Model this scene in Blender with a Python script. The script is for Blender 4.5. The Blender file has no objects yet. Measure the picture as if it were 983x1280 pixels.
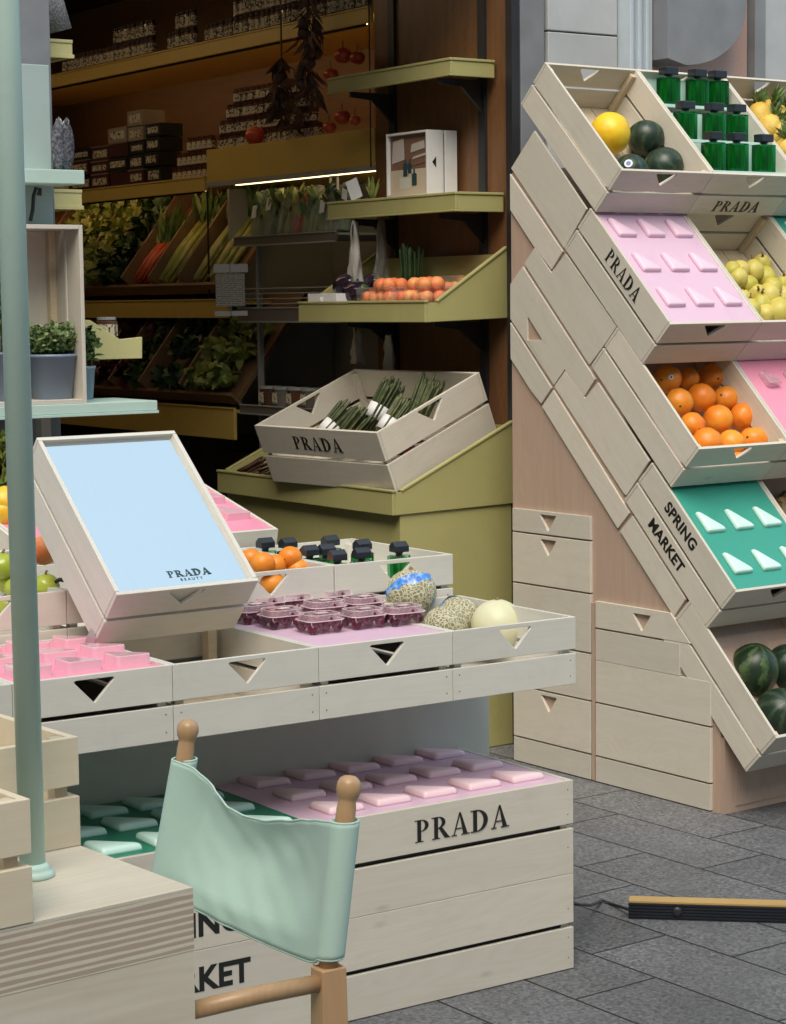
import bpy, math, random
from mathutils import Matrix, Vector, noise
from mathutils.geometry import tessellate_polygon
random.seed(7)
R = math.radians
sc = bpy.context.scene
col = sc.collection
# ------------------------------------------------------------------ camera
F_PX, PITCH, ROLL = 2642.5655, 0.0995, -0.0119
CAM = Vector((0, 0, 1.6))
cam_d = bpy.data.cameras.new('camera'); cam = bpy.data.objects.new('camera', cam_d); col.objects.link(cam)
cp, sp, cr, sr = math.cos(PITCH), math.sin(PITCH), math.cos(ROLL), math.sin(ROLL)
r0, u0, fw = Vector((1, 0, 0)), Vector((0, sp, cp)), Vector((0, cp, -sp))
rt, up = cr*r0 + sr*u0, -sr*r0 + cr*u0
M = Matrix((rt, up, -fw)).transposed().to_4x4(); M.translation = CAM
cam.matrix_world = M
cam_d.sensor_fit = 'HORIZONTAL'; cam_d.sensor_width = 36; cam_d.lens = F_PX/983*36
cam_d.clip_start = .1; cam_d.clip_end = 400
sc.camera = cam
# ------------------------------------------------------------------ sky, sun, exposure
w = bpy.data.worlds.new('World'); sc.world = w; w.use_nodes = True
nt = w.node_tree; bg = nt.nodes['Background']
sky = nt.nodes.new('ShaderNodeTexSky'); sky.sky_type = 'NISHITA'; sky.sun_disc = False
SUN_EL, SUN_AZ = R(52), R(188)          # azimuth clockwise from +Y
sky.sun_elevation = SUN_EL; sky.sun_rotation = SUN_AZ; sky.air_density = 1.0; sky.dust_density = 3.0; sky.ozone_density = .8
bg.inputs[1].default_value = .12
# thin bright cloud over the blue
tcw = nt.nodes.new('ShaderNodeTexCoord'); nw = nt.nodes.new('ShaderNodeTexNoise'); nw.inputs['Scale'].default_value = 2.2; nw.inputs['Detail'].default_value = 5
nt.links.new(tcw.outputs['Generated'], nw.inputs['Vector'])
rw = nt.nodes.new('ShaderNodeValToRGB'); rw.color_ramp.elements[0].position = .3; rw.color_ramp.elements[0].color = (.55, .55, .55, 1); rw.color_ramp.elements[1].position = .75; rw.color_ramp.elements[1].color = (.78, .78, .78, 1)
nt.links.new(nw.outputs['Fac'], rw.inputs[0])
mw = nt.nodes.new('ShaderNodeMix'); mw.data_type = 'RGBA'; nt.links.new(rw.outputs[0], mw.inputs[0]); nt.links.new(sky.outputs[0], mw.inputs[6]); mw.inputs[7].default_value = (1.75, 2.30, 2.45, 1)
nt.links.new(mw.outputs[2], bg.inputs[0])
sd = bpy.data.lights.new('sun', 'SUN'); sd.energy = .85; sd.angle = R(40); sd.color = (1, .90, .76)
so = bpy.data.objects.new('sun', sd); col.objects.link(so)
dirv = Vector((math.sin(SUN_AZ)*math.cos(SUN_EL), math.cos(SUN_AZ)*math.cos(SUN_EL), math.sin(SUN_EL)))
so.rotation_euler = dirv.to_track_quat('Z', 'Y').to_euler()
sc.view_settings.view_transform = 'Standard'; sc.view_settings.look = 'None'
sc.view_settings.exposure = 1.72; sc.view_settings.gamma = 1.0
sc.render.engine = 'CYCLES'
try:
    sc.cycles.use_denoising = True; sc.cycles.max_bounces = 8; sc.cycles.transparent_max_bounces = 12
except Exception: pass
# ------------------------------------------------------------------ frames of the place
def frame(x, y, a): return Matrix.Translation((x, y, 0)) @ Matrix.Rotation(a, 4, 'Z')
MT = frame(.42206, 4.94036, .59534)     # market table
MD = frame(.40464, 7.25732, .63338)     # slanted display
MS = frame(.40464, 7.25732, .60)        # shop
MG = frame(-.271, 2.737, .68)           # foreground plinth
MH = MS
def ray(px, py):
    dx, dy = px-491.5, py-640
    return (rt*dx - up*dy)/F_PX + fw
def at(Mf, px, py, **k):
    """where the line of sight of a survey pixel meets a plane u / v / z = const of a frame"""
    inv = Mf.inverted(); o = inv @ CAM; d = inv.to_3x3() @ ray(px, py)
    (ax, val), = k.items(); i = 'uvz'.index(ax); t = (val-o[i])/d[i]
    return o + t*d
def at_plane(Mf, px, py, p0, n):
    inv = Mf.inverted(); o = inv @ CAM; d = inv.to_3x3() @ ray(px, py)
    return o + d*((Vector(p0)-o).dot(n)/d.dot(n))
T3 = Matrix.Translation
def RX(a): return Matrix.Rotation(a, 4, 'X')
def RY(a): return Matrix.Rotation(a, 4, 'Y')
def RZ(a): return Matrix.Rotation(a, 4, 'Z')
def SC(x, y, z): return Matrix.Diagonal((x, y, z, 1))
# ------------------------------------------------------------------ mesh builder
class MB:
    def __init__(s): s.v, s.f = [], []
    def add(s, vs, fs, M=None):
        n = len(s.v)
        s.v += [tuple(M @ Vector(p)) if M else tuple(p) for p in vs]
        s.f += [tuple(i+n for i in f) for f in fs]; return s
    def box(s, x0, x1, y0, y1, z0, z1, M=None):
        v = [(x, y, z) for x in (x0, x1) for y in (y0, y1) for z in (z0, z1)]
        f = [(0, 1, 3, 2), (4, 6, 7, 5), (0, 4, 5, 1), (2, 3, 7, 6), (0, 2, 6, 4), (1, 5, 7, 3)]
        return s.add(v, f, M)
    def plate(s, outer, holes=(), t=.01, fn=None, M=None):
        """flat plate: outline (a,b) with holes, thickness from 0 to t; fn maps (a,b,c) to xyz"""
        fn = fn or (lambda a, b, c: (a, b, c))
        def area(l): return sum(l[i][0]*l[(i+1) % len(l)][1]-l[(i+1) % len(l)][0]*l[i][1] for i in range(len(l)))
        loops = [list(outer)] + [list(h) for h in holes]
        if area(loops[0]) < 0: loops[0].reverse()
        for h in loops[1:]:
            if area(h) > 0: h.reverse()
        tri = tessellate_polygon([[Vector((a, b, 0)) for a, b in l] for l in loops])
        flat = [p for l in loops for p in l]; n = len(flat)
        vs = [fn(a, b, t) for a, b in flat] + [fn(a, b, 0) for a, b in flat]; fs = []
        for q in tri:
            a, b, c = (flat[i] for i in q)
            if (b[0]-a[0])*(c[1]-a[1])-(b[1]-a[1])*(c[0]-a[0]) < 0: q = (q[0], q[2], q[1])
            fs += [tuple(q), (q[0]+n, q[2]+n, q[1]+n)]
        k = 0
        for l in loops:
            m = len(l)
            for i in range(m):
                a, b = k+i, k+(i+1) % m; fs.append((a+n, b+n, b, a))
            k += m
        # orientation: flip when fn mirrors
        e = [Vector(fn(*p)) for p in ((0, 0, 0), (1, 0, 0), (0, 1, 0), (0, 0, 1))]
        if (e[1]-e[0]).cross(e[2]-e[0]).dot(e[3]-e[0]) < 0: fs = [f[::-1] for f in fs]
        return s.add(vs, fs, M)
    def tube(s, pts, r, n=10, cap=True):
        pts = [Vector(p) for p in pts]; m = len(pts); rs = r if isinstance(r, (list, tuple)) else [r]*m
        vs, fs = [], []; ref = None
        for i, p in enumerate(pts):
            d = (pts[min(i+1, m-1)]-pts[max(i-1, 0)]).normalized()
            if ref is None: ref = d.orthogonal().normalized()
            ref = (ref-d*ref.dot(d)).normalized(); b = d.cross(ref)
            for k in range(n):
                a = 2*math.pi*k/n; vs.append(p+(ref*math.cos(a)+b*math.sin(a))*rs[i])
        for i in range(m-1):
            for k in range(n):
                fs.append((i*n+k, i*n+(k+1) % n, (i+1)*n+(k+1) % n, (i+1)*n+k))
        if cap: fs += [tuple(range(n))[::-1], tuple((m-1)*n+k for k in range(n))]
        return s.add(vs, fs)
    def lathe(s, prof, n=20, M=None):
        vs, fs = [], []; m = len(prof)
        for r, z in prof:
            for k in range(n): a = 2*math.pi*k/n; vs.append((r*math.cos(a), r*math.sin(a), z))
        for i in range(m-1):
            for k in range(n): fs.append((i*n+k, i*n+(k+1) % n, (i+1)*n+(k+1) % n, (i+1)*n+k))
        fs += [tuple(range(n))[::-1], tuple((m-1)*n+k for k in range(n))]
        return s.add(vs, fs, M)
    def ball(s, c, r, seg=20, ring=12, sq=(1, 1, 1), amp=0, fr=3, seed=0, ribs=0, M=None, shape=None):
        vs, fs = [], []
        for i in range(1, ring):
            th = math.pi*i/ring
            for k in range(seg):
                a = 2*math.pi*k/seg
                d = Vector((math.sin(th)*math.cos(a), math.sin(th)*math.sin(a), math.cos(th)))
                q = 1+amp*noise.noise(d*fr+Vector((seed*3.1, seed*1.7, seed)))
                if ribs: q *= 1-.03*math.sin(th)*(abs(math.sin(a*ribs/2))**.5 < .45)
                if shape: q *= shape(d.z)
                vs.append((d.x*r*sq[0]*q, d.y*r*sq[1]*q, d.z*r*sq[2]*q))
        n = len(vs); t = shape(1) if shape else 1; b = shape(-1) if shape else 1
        vs += [(0, 0, r*sq[2]*t), (0, 0, -r*sq[2]*b)]
        for i in range(ring-2):
            for k in range(seg):
                fs.append((i*seg+k, (i+1)*seg+k, (i+1)*seg+(k+1) % seg, i*seg+(k+1) % seg))
        for k in range(seg):
            fs.append((n, k, (k+1) % seg)); fs.append((n+1, (ring-2)*seg+(k+1) % seg, (ring-2)*seg+k))
        MM = T3(c); MM = MM @ M if M else MM
        return s.add(vs, fs, MM)
    def leaf(s, p, d, L, W, bend=.3, nrm=None):
        p, d = Vector(p), Vector(d).normalized()
        side = d.cross(nrm or Vector((random.uniform(-1, 1), random.uniform(-1, 1), random.uniform(-1, 1)))).normalized()
        nn = side.cross(d); vs = []
        for t, ww in ((0, .15), (.35, 1), (.7, .8), (1, .05)):
            c = p+d*L*t+nn*bend*L*t*t*-1
            vs += [c-side*W*ww/2, c+side*W*ww/2]
        return s.add(vs, [(0, 1, 3, 2), (2, 3, 5, 4), (4, 5, 7, 6)])
    def build(s, name, mat, parent=None, bevel=0, smooth=False, M=None, seg=2, sub=0):
        me = bpy.data.meshes.new(name); me.from_pydata(s.v, [], s.f); me.update()
        if smooth: me.polygons.foreach_set('use_smooth', [True]*len(me.polygons))
        me.materials.append(mat)
        o = bpy.data.objects.new(name, me); col.objects.link(o)
        if parent is not None: o.parent = parent
        if M is not None: o.matrix_basis = M
        if bevel:
            b = o.modifiers.new('bevel', 'BEVEL'); b.width = bevel; b.segments = seg; b.limit_method = 'ANGLE'; b.angle_limit = R(35)
            if smooth is False and bevel > .0025:
                me.polygons.foreach_set('use_smooth', [True]*len(me.polygons)); b.harden_normals = True
        if sub:
            m = o.modifiers.new('sub', 'SUBSURF'); m.levels = m.render_levels = sub
        return o
def tag(o, label=None, cat=None, group=None, kind=None):
    if label: o['label'] = label
    if cat: o['category'] = cat
    if group: o['group'] = group
    if kind: o['kind'] = kind
    return o
def thing(name, label, cat, M=None, group=None):
    o = bpy.data.objects.new(name, None); col.objects.link(o); o.empty_display_size = .05
    if M is not None: o.matrix_basis = M
    return tag(o, label, cat, group)
def kids(o): return [c for c in bpy.data.objects if c.parent == o]
_kc = {}
def dup(o, M, label=None, parent=None):
    c = o.copy(); col.objects.link(c)
    if parent is not None: c.parent = parent
    if M is not None: c.matrix_basis = M
    if label: c['label'] = label
    if o.name not in _kc: _kc[o.name] = kids(o)
    for k in _kc[o.name]: dup(k, None, None, c)
    return c
# ------------------------------------------------------------------ materials
def new_mat(name):
    m = bpy.data.materials.new(name); m.use_nodes = True
    return m, m.node_tree, m.node_tree.nodes['Principled BSDF']
def node(nt, t, **k):
    n = nt.nodes.new(t)
    for a, b in k.items():
        if a in n.inputs.keys(): n.inputs[a].default_value = b
        else: setattr(n, a, b)
    return n
def mixc(nt, fac, a, b, blend='MIX'):
    m = nt.nodes.new('ShaderNodeMix'); m.data_type = 'RGBA'; m.blend_type = blend
    for i, x in ((0, fac), (6, a), (7, b)):
        if isinstance(x, (int, float)): m.inputs[i].default_value = x
        elif isinstance(x, tuple): m.inputs[i].default_value = (*x[:3], 1)
        else: nt.links.new(x, m.inputs[i])
    return m.outputs[2]
def mathn(nt, op, a, b=0.0, c=0.0):
    m = nt.nodes.new('ShaderNodeMath'); m.operation = op
    for i, x in enumerate((a, b, c)):
        if isinstance(x, (int, float)): m.inputs[i].default_value = x
        else: nt.links.new(x, m.inputs[i])
    return m.outputs[0]
def ramp(nt, fac, stops):
    r = nt.nodes.new('ShaderNodeValToRGB'); e = r.color_ramp.elements
    while len(e) < len(stops): e.new(.5)
    for k, (p, c) in zip(e, stops): k.position = p; k.color = (*c[:3], 1) if isinstance(c, tuple) else (c, c, c, 1)
    nt.links.new(fac, r.inputs[0]); return r.outputs[0]
def bump(nt, bsdf, h, strength=.2, dist=.002):
    b = nt.nodes.new('ShaderNodeBump'); b.inputs['Strength'].default_value = strength; b.inputs['Distance'].default_value = dist
    nt.links.new(h, b.inputs['Height']); nt.links.new(b.outputs[0], bsdf.inputs['Normal'])
def plain(name, c, rough=.5, var=.08, nscale=20, bmp=.1, metal=0, spec=.5, bdist=.001, emit=None, estr=0, coat=0):
    m, nt, b = new_mat(name); b.inputs['Roughness'].default_value = rough; b.inputs['Metallic'].default_value = metal
    b.inputs['Specular IOR Level'].default_value = spec
    tc = node(nt, 'ShaderNodeTexCoord'); oi = node(nt, 'ShaderNodeObjectInfo')
    n = node(nt, 'ShaderNodeTexNoise', Scale=nscale, Detail=5.0); nt.links.new(tc.outputs['Object'], n.inputs['Vector'])
    f = mathn(nt, 'ADD', n.outputs['Fac'], mathn(nt, 'MULTIPLY', mathn(nt, 'SUBTRACT', oi.outputs['Random'], .5), .5))
    c1 = tuple(x*(1-var) for x in c); c2 = tuple(min(1, x*(1+var)) for x in c)
    nt.links.new(mixc(nt, f, c1, c2), b.inputs['Base Color'])
    if 3 <= nscale <= 9 and not metal and not emit:
        d1 = node(nt, 'ShaderNodeTexNoise', Scale=5.5, Detail=9.0, Roughness=.72, Distortion=.6); nt.links.new(tc.outputs['Object'], d1.inputs['Vector'])
        d2 = node(nt, 'ShaderNodeTexNoise', Scale=48.0, Detail=4.0, Roughness=.8); mpd = node(nt, 'ShaderNodeMapping'); mpd.inputs['Scale'].default_value = (1, .35, 2.2); nt.links.new(tc.outputs['Object'], mpd.inputs[0]); nt.links.new(mpd.outputs[0], d2.inputs['Vector'])
        cc = b.inputs['Base Color'].links[0].from_socket
        cc = mixc(nt, ramp(nt, d1.outputs['Fac'], [(.50, 0.0), (.72, .22)]), cc, tuple(x*.6 for x in c))
        cc = mixc(nt, ramp(nt, d2.outputs['Fac'], [(.66, 0.0), (.74, .30)]), cc, tuple(x*.5+.04 for x in c))
        nt.links.new(cc, b.inputs['Base Color'])
    r2 = mathn(nt, 'MULTIPLY_ADD', n.outputs['Fac'], .16, max(0, rough-.08)); nt.links.new(r2, b.inputs['Roughness'])
    if bmp: bump(nt, b, n.outputs['Fac'], bmp, bdist)
    if emit: b.inputs['Emission Color'].default_value = (*emit, 1); b.inputs['Emission Strength'].default_value = estr
    if coat: b.inputs['Coat Weight'].default_value = coat
    return m
def wood(name, c, dark, grain=.35, axis=0, rot=None, rough=.55, var=.10, knots=.4, scale=1.0, wash=0.0, bmp=.15):
    """boards with long grain along the local axis; each board offset by its random number"""
    m, nt, b = new_mat(name)
    tc = node(nt, 'ShaderNodeTexCoord'); oi = node(nt, 'ShaderNodeObjectInfo')
    off = node(nt, 'ShaderNodeVectorMath', operation='ADD')
    sc3 = node(nt, 'ShaderNodeCombineXYZ')
    for i in range(3): nt.links.new(mathn(nt, 'MULTIPLY', oi.outputs['Random'], (13.1, 7.7, 21.3)[i]), sc3.inputs[i])
    if rot:
        mr = node(nt, 'ShaderNodeMapping'); mr.inputs['Rotation'].default_value = rot; nt.links.new(tc.outputs['Object'], mr.inputs[0]); nt.links.new(mr.outputs[0], off.inputs[0])
    else: nt.links.new(tc.outputs['Object'], off.inputs[0])
    nt.links.new(sc3.outputs[0], off.inputs[1])
    mp = node(nt, 'ShaderNodeMapping'); s = [14*scale]*3; s[axis] = 1.6*scale; mp.inputs['Scale'].default_value = s
    nt.links.new(off.outputs[0], mp.inputs['Vector'])
    n1 = node(nt, 'ShaderNodeTexNoise', Scale=2.2, Detail=6.0, Roughness=.6, Distortion=.8); nt.links.new(mp.outputs[0], n1.inputs['Vector'])
    n2 = node(nt, 'ShaderNodeTexNoise', Scale=14.0, Detail=3.0); nt.links.new(mp.outputs[0], n2.inputs['Vector'])
    mp3 = node(nt, 'ShaderNodeMapping'); s = [7*scale]*3; s[axis] = .9*scale; mp3.inputs['Scale'].default_value = s
    nt.links.new(off.outputs[0], mp3.inputs['Vector'])
    wv = node(nt, 'ShaderNodeTexNoise', Scale=1.3, Detail=1.5, Distortion=1.5); nt.links.new(mp3.outputs[0], wv.inputs['Vector'])
    ring = mathn(nt, 'ABSOLUTE', mathn(nt, 'SINE', mathn(nt, 'MULTIPLY', wv.outputs['Fac'], 46)))
    g = mathn(nt, 'ADD', mathn(nt, 'MULTIPLY', ramp(nt, n1.outputs['Fac'], [(.35, 0.0), (.7, 1.0)]), .55), mathn(nt, 'MULTIPLY', mathn(nt, 'POWER', ring, 3.0), .30))
    g = mathn(nt, 'ADD', g, mathn(nt, 'MULTIPLY', n2.outputs['Fac'], .2))
    base = mixc(nt, mathn(nt, 'MULTIPLY', g, grain), c, dark)
    hv = mathn(nt, 'MULTIPLY_ADD', oi.outputs['Random'], 2*var, 1-var)
    base = mixc(nt, 1.0, base, mixc(nt, oi.outputs['Random'], (1-var, 1-var, 1-var), (1+var*.6, 1+var*.45, 1+var*.3)), 'MULTIPLY')
    if knots:
        vo = node(nt, 'ShaderNodeTexVoronoi', Scale=1.0); mp2 = node(nt, 'ShaderNodeMapping'); s = [7]*3; s[axis] = 3; mp2.inputs['Scale'].default_value = s
        nt.links.new(off.outputs[0], mp2.inputs['Vector']); nt.links.new(mp2.outputs[0], vo.inputs['Vector'])
        kf = ramp(nt, vo.outputs['Distance'], [(.0, 1.0), (.075, 0.0)])
        base = mixc(nt, mathn(nt, 'MULTIPLY', kf, knots), base, tuple(x*.45 for x in dark))
    # handling smudges
    ns = node(nt, 'ShaderNodeTexNoise', Scale=9.0, Detail=8.0, Roughness=.7); nt.links.new(off.outputs[0], ns.inputs['Vector'])
    base = mixc(nt, mathn(nt, 'MULTIPLY', ramp(nt, ns.outputs['Fac'], [(.52, 0.0), (.75, 1.0)]), .16), base, tuple(x*.55 for x in c))
    nt.links.new(base, b.inputs['Base Color'])
    b.inputs['Roughness'].default_value = rough
    bump(nt, b, n1.outputs['Fac'], bmp, .0015)
    return m
WC, WD_ = (.645, .61, .53), (.52, .47, .37)
WHITE = wood('whitewashed_wood', WC, WD_, grain=.48, knots=.4)
WHITE_D = wood('whitewashed_wood_diagonal', WC, WD_, grain=.5, axis=1, rot=(R(-45), 0, 0), knots=.35)
WHITE_Y = wood('whitewashed_wood_lengthwise', WC, WD_, grain=.48, axis=1, knots=.4)
WHITE_Z = wood('whitewashed_wood_upright', WC, WD_, grain=.48, axis=2, knots=.1)
CLEAN = wood('pale_painted_wood', (.69, .67, .605), (.56, .52, .44), grain=.42, knots=.04, var=.04)
CLEAN_Y = wood('pale_painted_wood_lengthwise', (.69, .67, .605), (.56, .52, .44), grain=.42, axis=1, knots=.04, var=.04)
RAW = wood('raw_pine', (.66, .56, .40), (.50, .38, .24), grain=.45, knots=.3)
RAW_Y = wood('raw_pine_lengthwise', (.66, .56, .40), (.50, .38, .24), grain=.45, axis=1, knots=.3)
CREAM = wood('cream_plywood', (.70, .62, .47), (.58, .46, .30), grain=.35, knots=.2)
ROSY = wood('rosy_plywood', (.50, .37, .29), (.38, .26, .19), grain=.5, axis=2, knots=.05, scale=.6)
BEECH = wood('beech', (.50, .32, .17), (.36, .20, .10), grain=.5, axis=2, knots=0, rough=.35)
BROWN = wood('brown_veneer', (.22, .105, .045), (.10, .045, .02), grain=.7, axis=2, knots=0, rough=.35, var=.02, scale=1.2)
BROWN_Y = wood('brown_veneer_lengthwise', (.23, .13, .065), (.13, .075, .04), grain=.6, axis=1, knots=0, rough=.5, var=.1)
MINTB = plain('grey_mint_paint', (.38, .47, .45), .5, .04, 5, .1)
OLIVE = plain('olive_paint', (.40, .375, .155), .45, .04, 6, .08)
OCHRE = plain('ochre_paint', (.66, .47, .12), .45, .06, 6, .08)
MINT = plain('mint_paint', (.47, .63, .56), .42, .04, 8, .12)
MINT_PALE = plain('pale_mint_paint', (.60, .60, .52), .6, .05, 3, .05)
MINT_PAD = plain('mint_pad', (.60, .84, .76), .4, .03, 10, .05)
GREEN_PANEL = plain('green_panel', (.02, .22, .13), .45, .06, 4, .05)
TEAL_PANEL = plain('teal_panel', (.04, .31, .23), .4, .05, 4, .05)
PINK = plain('lilac_pink_panel', (.69, .48, .61), .45, .03, 4, .05)
PINK_PAD_B = plain('rose_pink_pad', (.90, .68, .73), .4, .03, 8, .05)
PINK_PAD = plain('lilac_pink_pad', (.79, .56, .68), .35, .03, 8, .05)
SALMON = plain('rose_panel', (.80, .30, .42), .4, .04, 4, .05)
BLACK = plain('black_metal', (.02, .02, .022), .4, .2, 20, .1)
INK = plain('black_lettering', (.012, .012, .012), .5, .1, 20, 0)
INK_TEAL = plain('dark_teal_lettering', (.02, .06, .07), .5, .1, 20, 0)
STEEL = plain('steel', (.55, .57, .58), .3, .1, 30, .05, metal=1)
PAPER = plain('white_paper', (.75, .75, .76), .7, .05, 8, .1)
GREYWHITE = plain('fridge_white', (.35, .36, .36), .5, .05, 5, .05)
STONE_D = plain('grey_blue_stone', (.215, .225, .24), .6, .25, 9, .3)
STONE_L = plain('pale_grey_stone', (.43, .445, .455), .55, .16, 7, .3)
STONE_B = plain('pale_blue_paint', (.50, .57, .62), .45, .06, 7, .2)
STONE_P = plain('pink_granite', (.50, .34, .29), .5, .18, 120, .2)
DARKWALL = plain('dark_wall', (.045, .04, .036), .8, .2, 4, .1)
CAP = plain('black_cap', (.018, .022, .03), .3, .2, 20, .0, coat=.3)

def fruit_mat(name, c1, c2, scale=6, rough=.42, bmp=.25, bscale=90, spots=0, coat=0, sss=0.0):
    m, nt, b = new_mat(name); tc = node(nt, 'ShaderNodeTexCoord'); oi = node(nt, 'ShaderNodeObjectInfo')
    ad = node(nt, 'ShaderNodeVectorMath', operation='ADD'); cx = node(nt, 'ShaderNodeCombineXYZ')
    for i in range(3): nt.links.new(mathn(nt, 'MULTIPLY', oi.outputs['Random'], 9.7+i), cx.inputs[i])
    nt.links.new(tc.outputs['Object'], ad.inputs[0]); nt.links.new(cx.outputs[0], ad.inputs[1])
    n = node(nt, 'ShaderNodeTexNoise', Scale=scale, Detail=4.0); nt.links.new(ad.outputs[0], n.inputs['Vector'])
    f = mathn(nt, 'ADD', ramp(nt, n.outputs['Fac'], [(.35, 0.0), (.65, 1.0)]), mathn(nt, 'MULTIPLY_ADD', oi.outputs['Random'], .6, -.3))
    base = mixc(nt, f, c1, c2)
    v = node(nt, 'ShaderNodeTexVoronoi', Scale=bscale); nt.links.new(ad.outputs[0], v.inputs['Vector'])
    if spots: base = mixc(nt, mathn(nt, 'MULTIPLY', ramp(nt, v.outputs['Distance'], [(.0, 1.0), (.25, 0.0)]), spots), base, tuple(x*.5 for x in c1))
    nt.links.new(base, b.inputs['Base Color']); b.inputs['Roughness'].default_value = rough; b.inputs['Coat Weight'].default_value = coat
    bump(nt, b, v.outputs['Distance'], bmp, .001)
    return m
ORANGE = fruit_mat('orange_peel', (.80, .22, .015), (.86, .33, .03), 12, .4, .35, 260, .25)
PEAR = fruit_mat('pear_skin', (.46, .42, .05), (.62, .52, .13), 14, .45, .1, 200, .35)
APPLE = fruit_mat('green_apple_skin', (.36, .45, .04), (.50, .55, .08), 9, .3, .05, 200, .3, .3)
PEACH = fruit_mat('peach_skin', (.70, .16, .05), (.80, .36, .12), 16, .55, .05, 200)
TOMATO = fruit_mat('tomato_skin', (.45, .04, .01), (.6, .08, .02), 9, .3, .05, 100, 0, .3)
BERRY = fruit_mat('berry_skin', (.035, .004, .010), (.12, .01, .03), 60, .3, .3, 500)
LEMON = fruit_mat('lemon_skin', (.85, .50, .03), (.88, .62, .05), 9, .4, .3, 240)
YELLOW = fruit_mat('yellow_melon_skin', (.84, .50, .012), (.90, .64, .03), 14, .42, 1.0, 38)
CREAMSKIN = fruit_mat('cream_melon_skin', (.70, .68, .48), (.62, .62, .36), 8, .45, .1, 60)
LEAFG = fruit_mat('leaf_green', (.06, .12, .03), (.16, .25, .07), 25, .5, .1, 90)
LEAFY = fruit_mat('pale_leaf', (.16, .22, .04), (.32, .36, .10), 18, .5, .1, 90)
LEAFD = fruit_mat('dark_leaf', (.02, .05, .015), (.05, .10, .03), 18, .5, .1, 90)
THYME = fruit_mat('herb_leaf', (.08, .15, .05), (.20, .28, .10), 40, .55, .1, 90)
CARROT = fruit_mat('radish_red', (.45, .06, .03), (.60, .14, .05), 18, .45, .1, 60)
CELERY = fruit_mat('stalk_green', (.30, .36, .08), (.52, .50, .20), 18, .45, .1, 60)
ASPAR = fruit_mat('asparagus_green', (.035, .055, .018), (.10, .115, .04), 40, .5, .2, 120)
AUBERG = fruit_mat('aubergine_skin', (.012, .008, .016), (.03, .015, .035), 8, .18, 0, 60, 0, .6)
GARLIC = fruit_mat('dried_husk', (.16, .09, .055), (.05, .025, .02), 12, .7, .3, 60)
BREAD = fruit_mat('brown_root_skin', (.16, .10, .05), (.26, .17, .08), 20, .7, .4, 90)

def melon_mat(name, dark, light, nstripes=9, net=False):
    m, nt, b = new_mat(name); tc = node(nt, 'ShaderNodeTexCoord'); sx = node(nt, 'ShaderNodeSeparateXYZ')
    nt.links.new(tc.outputs['Object'], sx.inputs[0])
    n = node(nt, 'ShaderNodeTexNoise', Scale=26.0, Detail=6.0, Roughness=.7); nt.links.new(tc.outputs['Object'], n.inputs['Vector'])
    ang = mathn(nt, 'ARCTAN2', sx.outputs[1], sx.outputs[0])
    a = mathn(nt, 'ADD', mathn(nt, 'MULTIPLY', ang, float(nstripes)), mathn(nt, 'MULTIPLY', n.outputs['Fac'], 8.0))
    st = mathn(nt, 'SINE', a)
    if net:
        v = node(nt, 'ShaderNodeTexVoronoi', Scale=120.0, feature='DISTANCE_TO_EDGE')
        w = node(nt, 'ShaderNodeVectorMath', operation='ADD'); nt.links.new(tc.outputs['Object'], w.inputs[0])
        nn = node(nt, 'ShaderNodeTexNoise', Scale=30.0); nt.links.new(tc.outputs['Object'], nn.inputs['Vector'])
        sc_ = node(nt, 'ShaderNodeVectorMath', operation='SCALE'); sc_.inputs[3].default_value = .02
        nt.links.new(nn.outputs['Color'], sc_.inputs[0]); nt.links.new(sc_.outputs[0], w.inputs[1]); nt.links.new(w.outputs[0], v.inputs['Vector'])
        e = ramp(nt, v.outputs['Distance'], [(.07, 1.0), (.20, 0.0)])
        nt.links.new(mixc(nt, e, dark, light), b.inputs['Base Color']); b.inputs['Roughness'].default_value = .7
        bump(nt, b, e, .8, .002)
    else:
        f = ramp(nt, st, [(.15, 0.0), (.6, 1.0)])
        f2 = mathn(nt, 'MULTIPLY', f, ramp(nt, n.outputs['Fac'], [(.38, .15), (.62, 1.0)]))
        nt.links.new(mixc(nt, f2, dark, light), b.inputs['Base Color']); b.inputs['Roughness'].default_value = .38
        bump(nt, b, n.outputs['Fac'], .05, .001)
    return m
WMELON = melon_mat('watermelon_rind', (.014, .032, .014), (.085, .14, .05), 7)
WMELON2 = melon_mat('watermelon_rind_plain', (.014, .030, .018), (.045, .085, .045), 9)
NETTED = melon_mat('netted_rind', (.24, .25, .12), (.62, .56, .42), 9, True)

def glass_mat(name, c, rough=.03, ior=1.45, trans=1.0, alpha=1.0):
    m, nt, b = new_mat(name); b.inputs['Base Color'].default_value = (*c, 1); b.inputs['Roughness'].default_value = rough
    b.inputs['Transmission Weight'].default_value = trans; b.inputs['IOR'].default_value = ior
    n = node(nt, 'ShaderNodeTexNoise', Scale=30.0); tc = node(nt, 'ShaderNodeTexCoord'); nt.links.new(tc.outputs['Object'], n.inputs['Vector'])
    bump(nt, b, n.outputs['Fac'], .03, .001)
    b.inputs['Alpha'].default_value = alpha
    return m
GLASS_G = glass_mat('green_glass', (.03, .34, .12), .06, 1.3)
GLASS_L = glass_mat('pale_green_glass', (.30, .78, .55), .03, 1.3)
BLOCK = plain('rose_acrylic_block', (.88, .52, .61), .12, .04, 8, .03, coat=1)
ACRYL = glass_mat('clear_acrylic', (.95, .80, .85), .08, 1.35, .75)
PLASTIC = glass_mat('clear_plastic', (.96, .88, .91), .10, 1.2, .9, .55)
PINKPL, nt_, b = new_mat('pink_clear_plastic'); b.inputs['Base Color'].default_value = (.80, .42, .52, 1); b.inputs['Roughness'].default_value = .08; b.inputs['Alpha'].default_value = .13; b.inputs['Coat Weight'].default_value = 1.0
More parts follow.
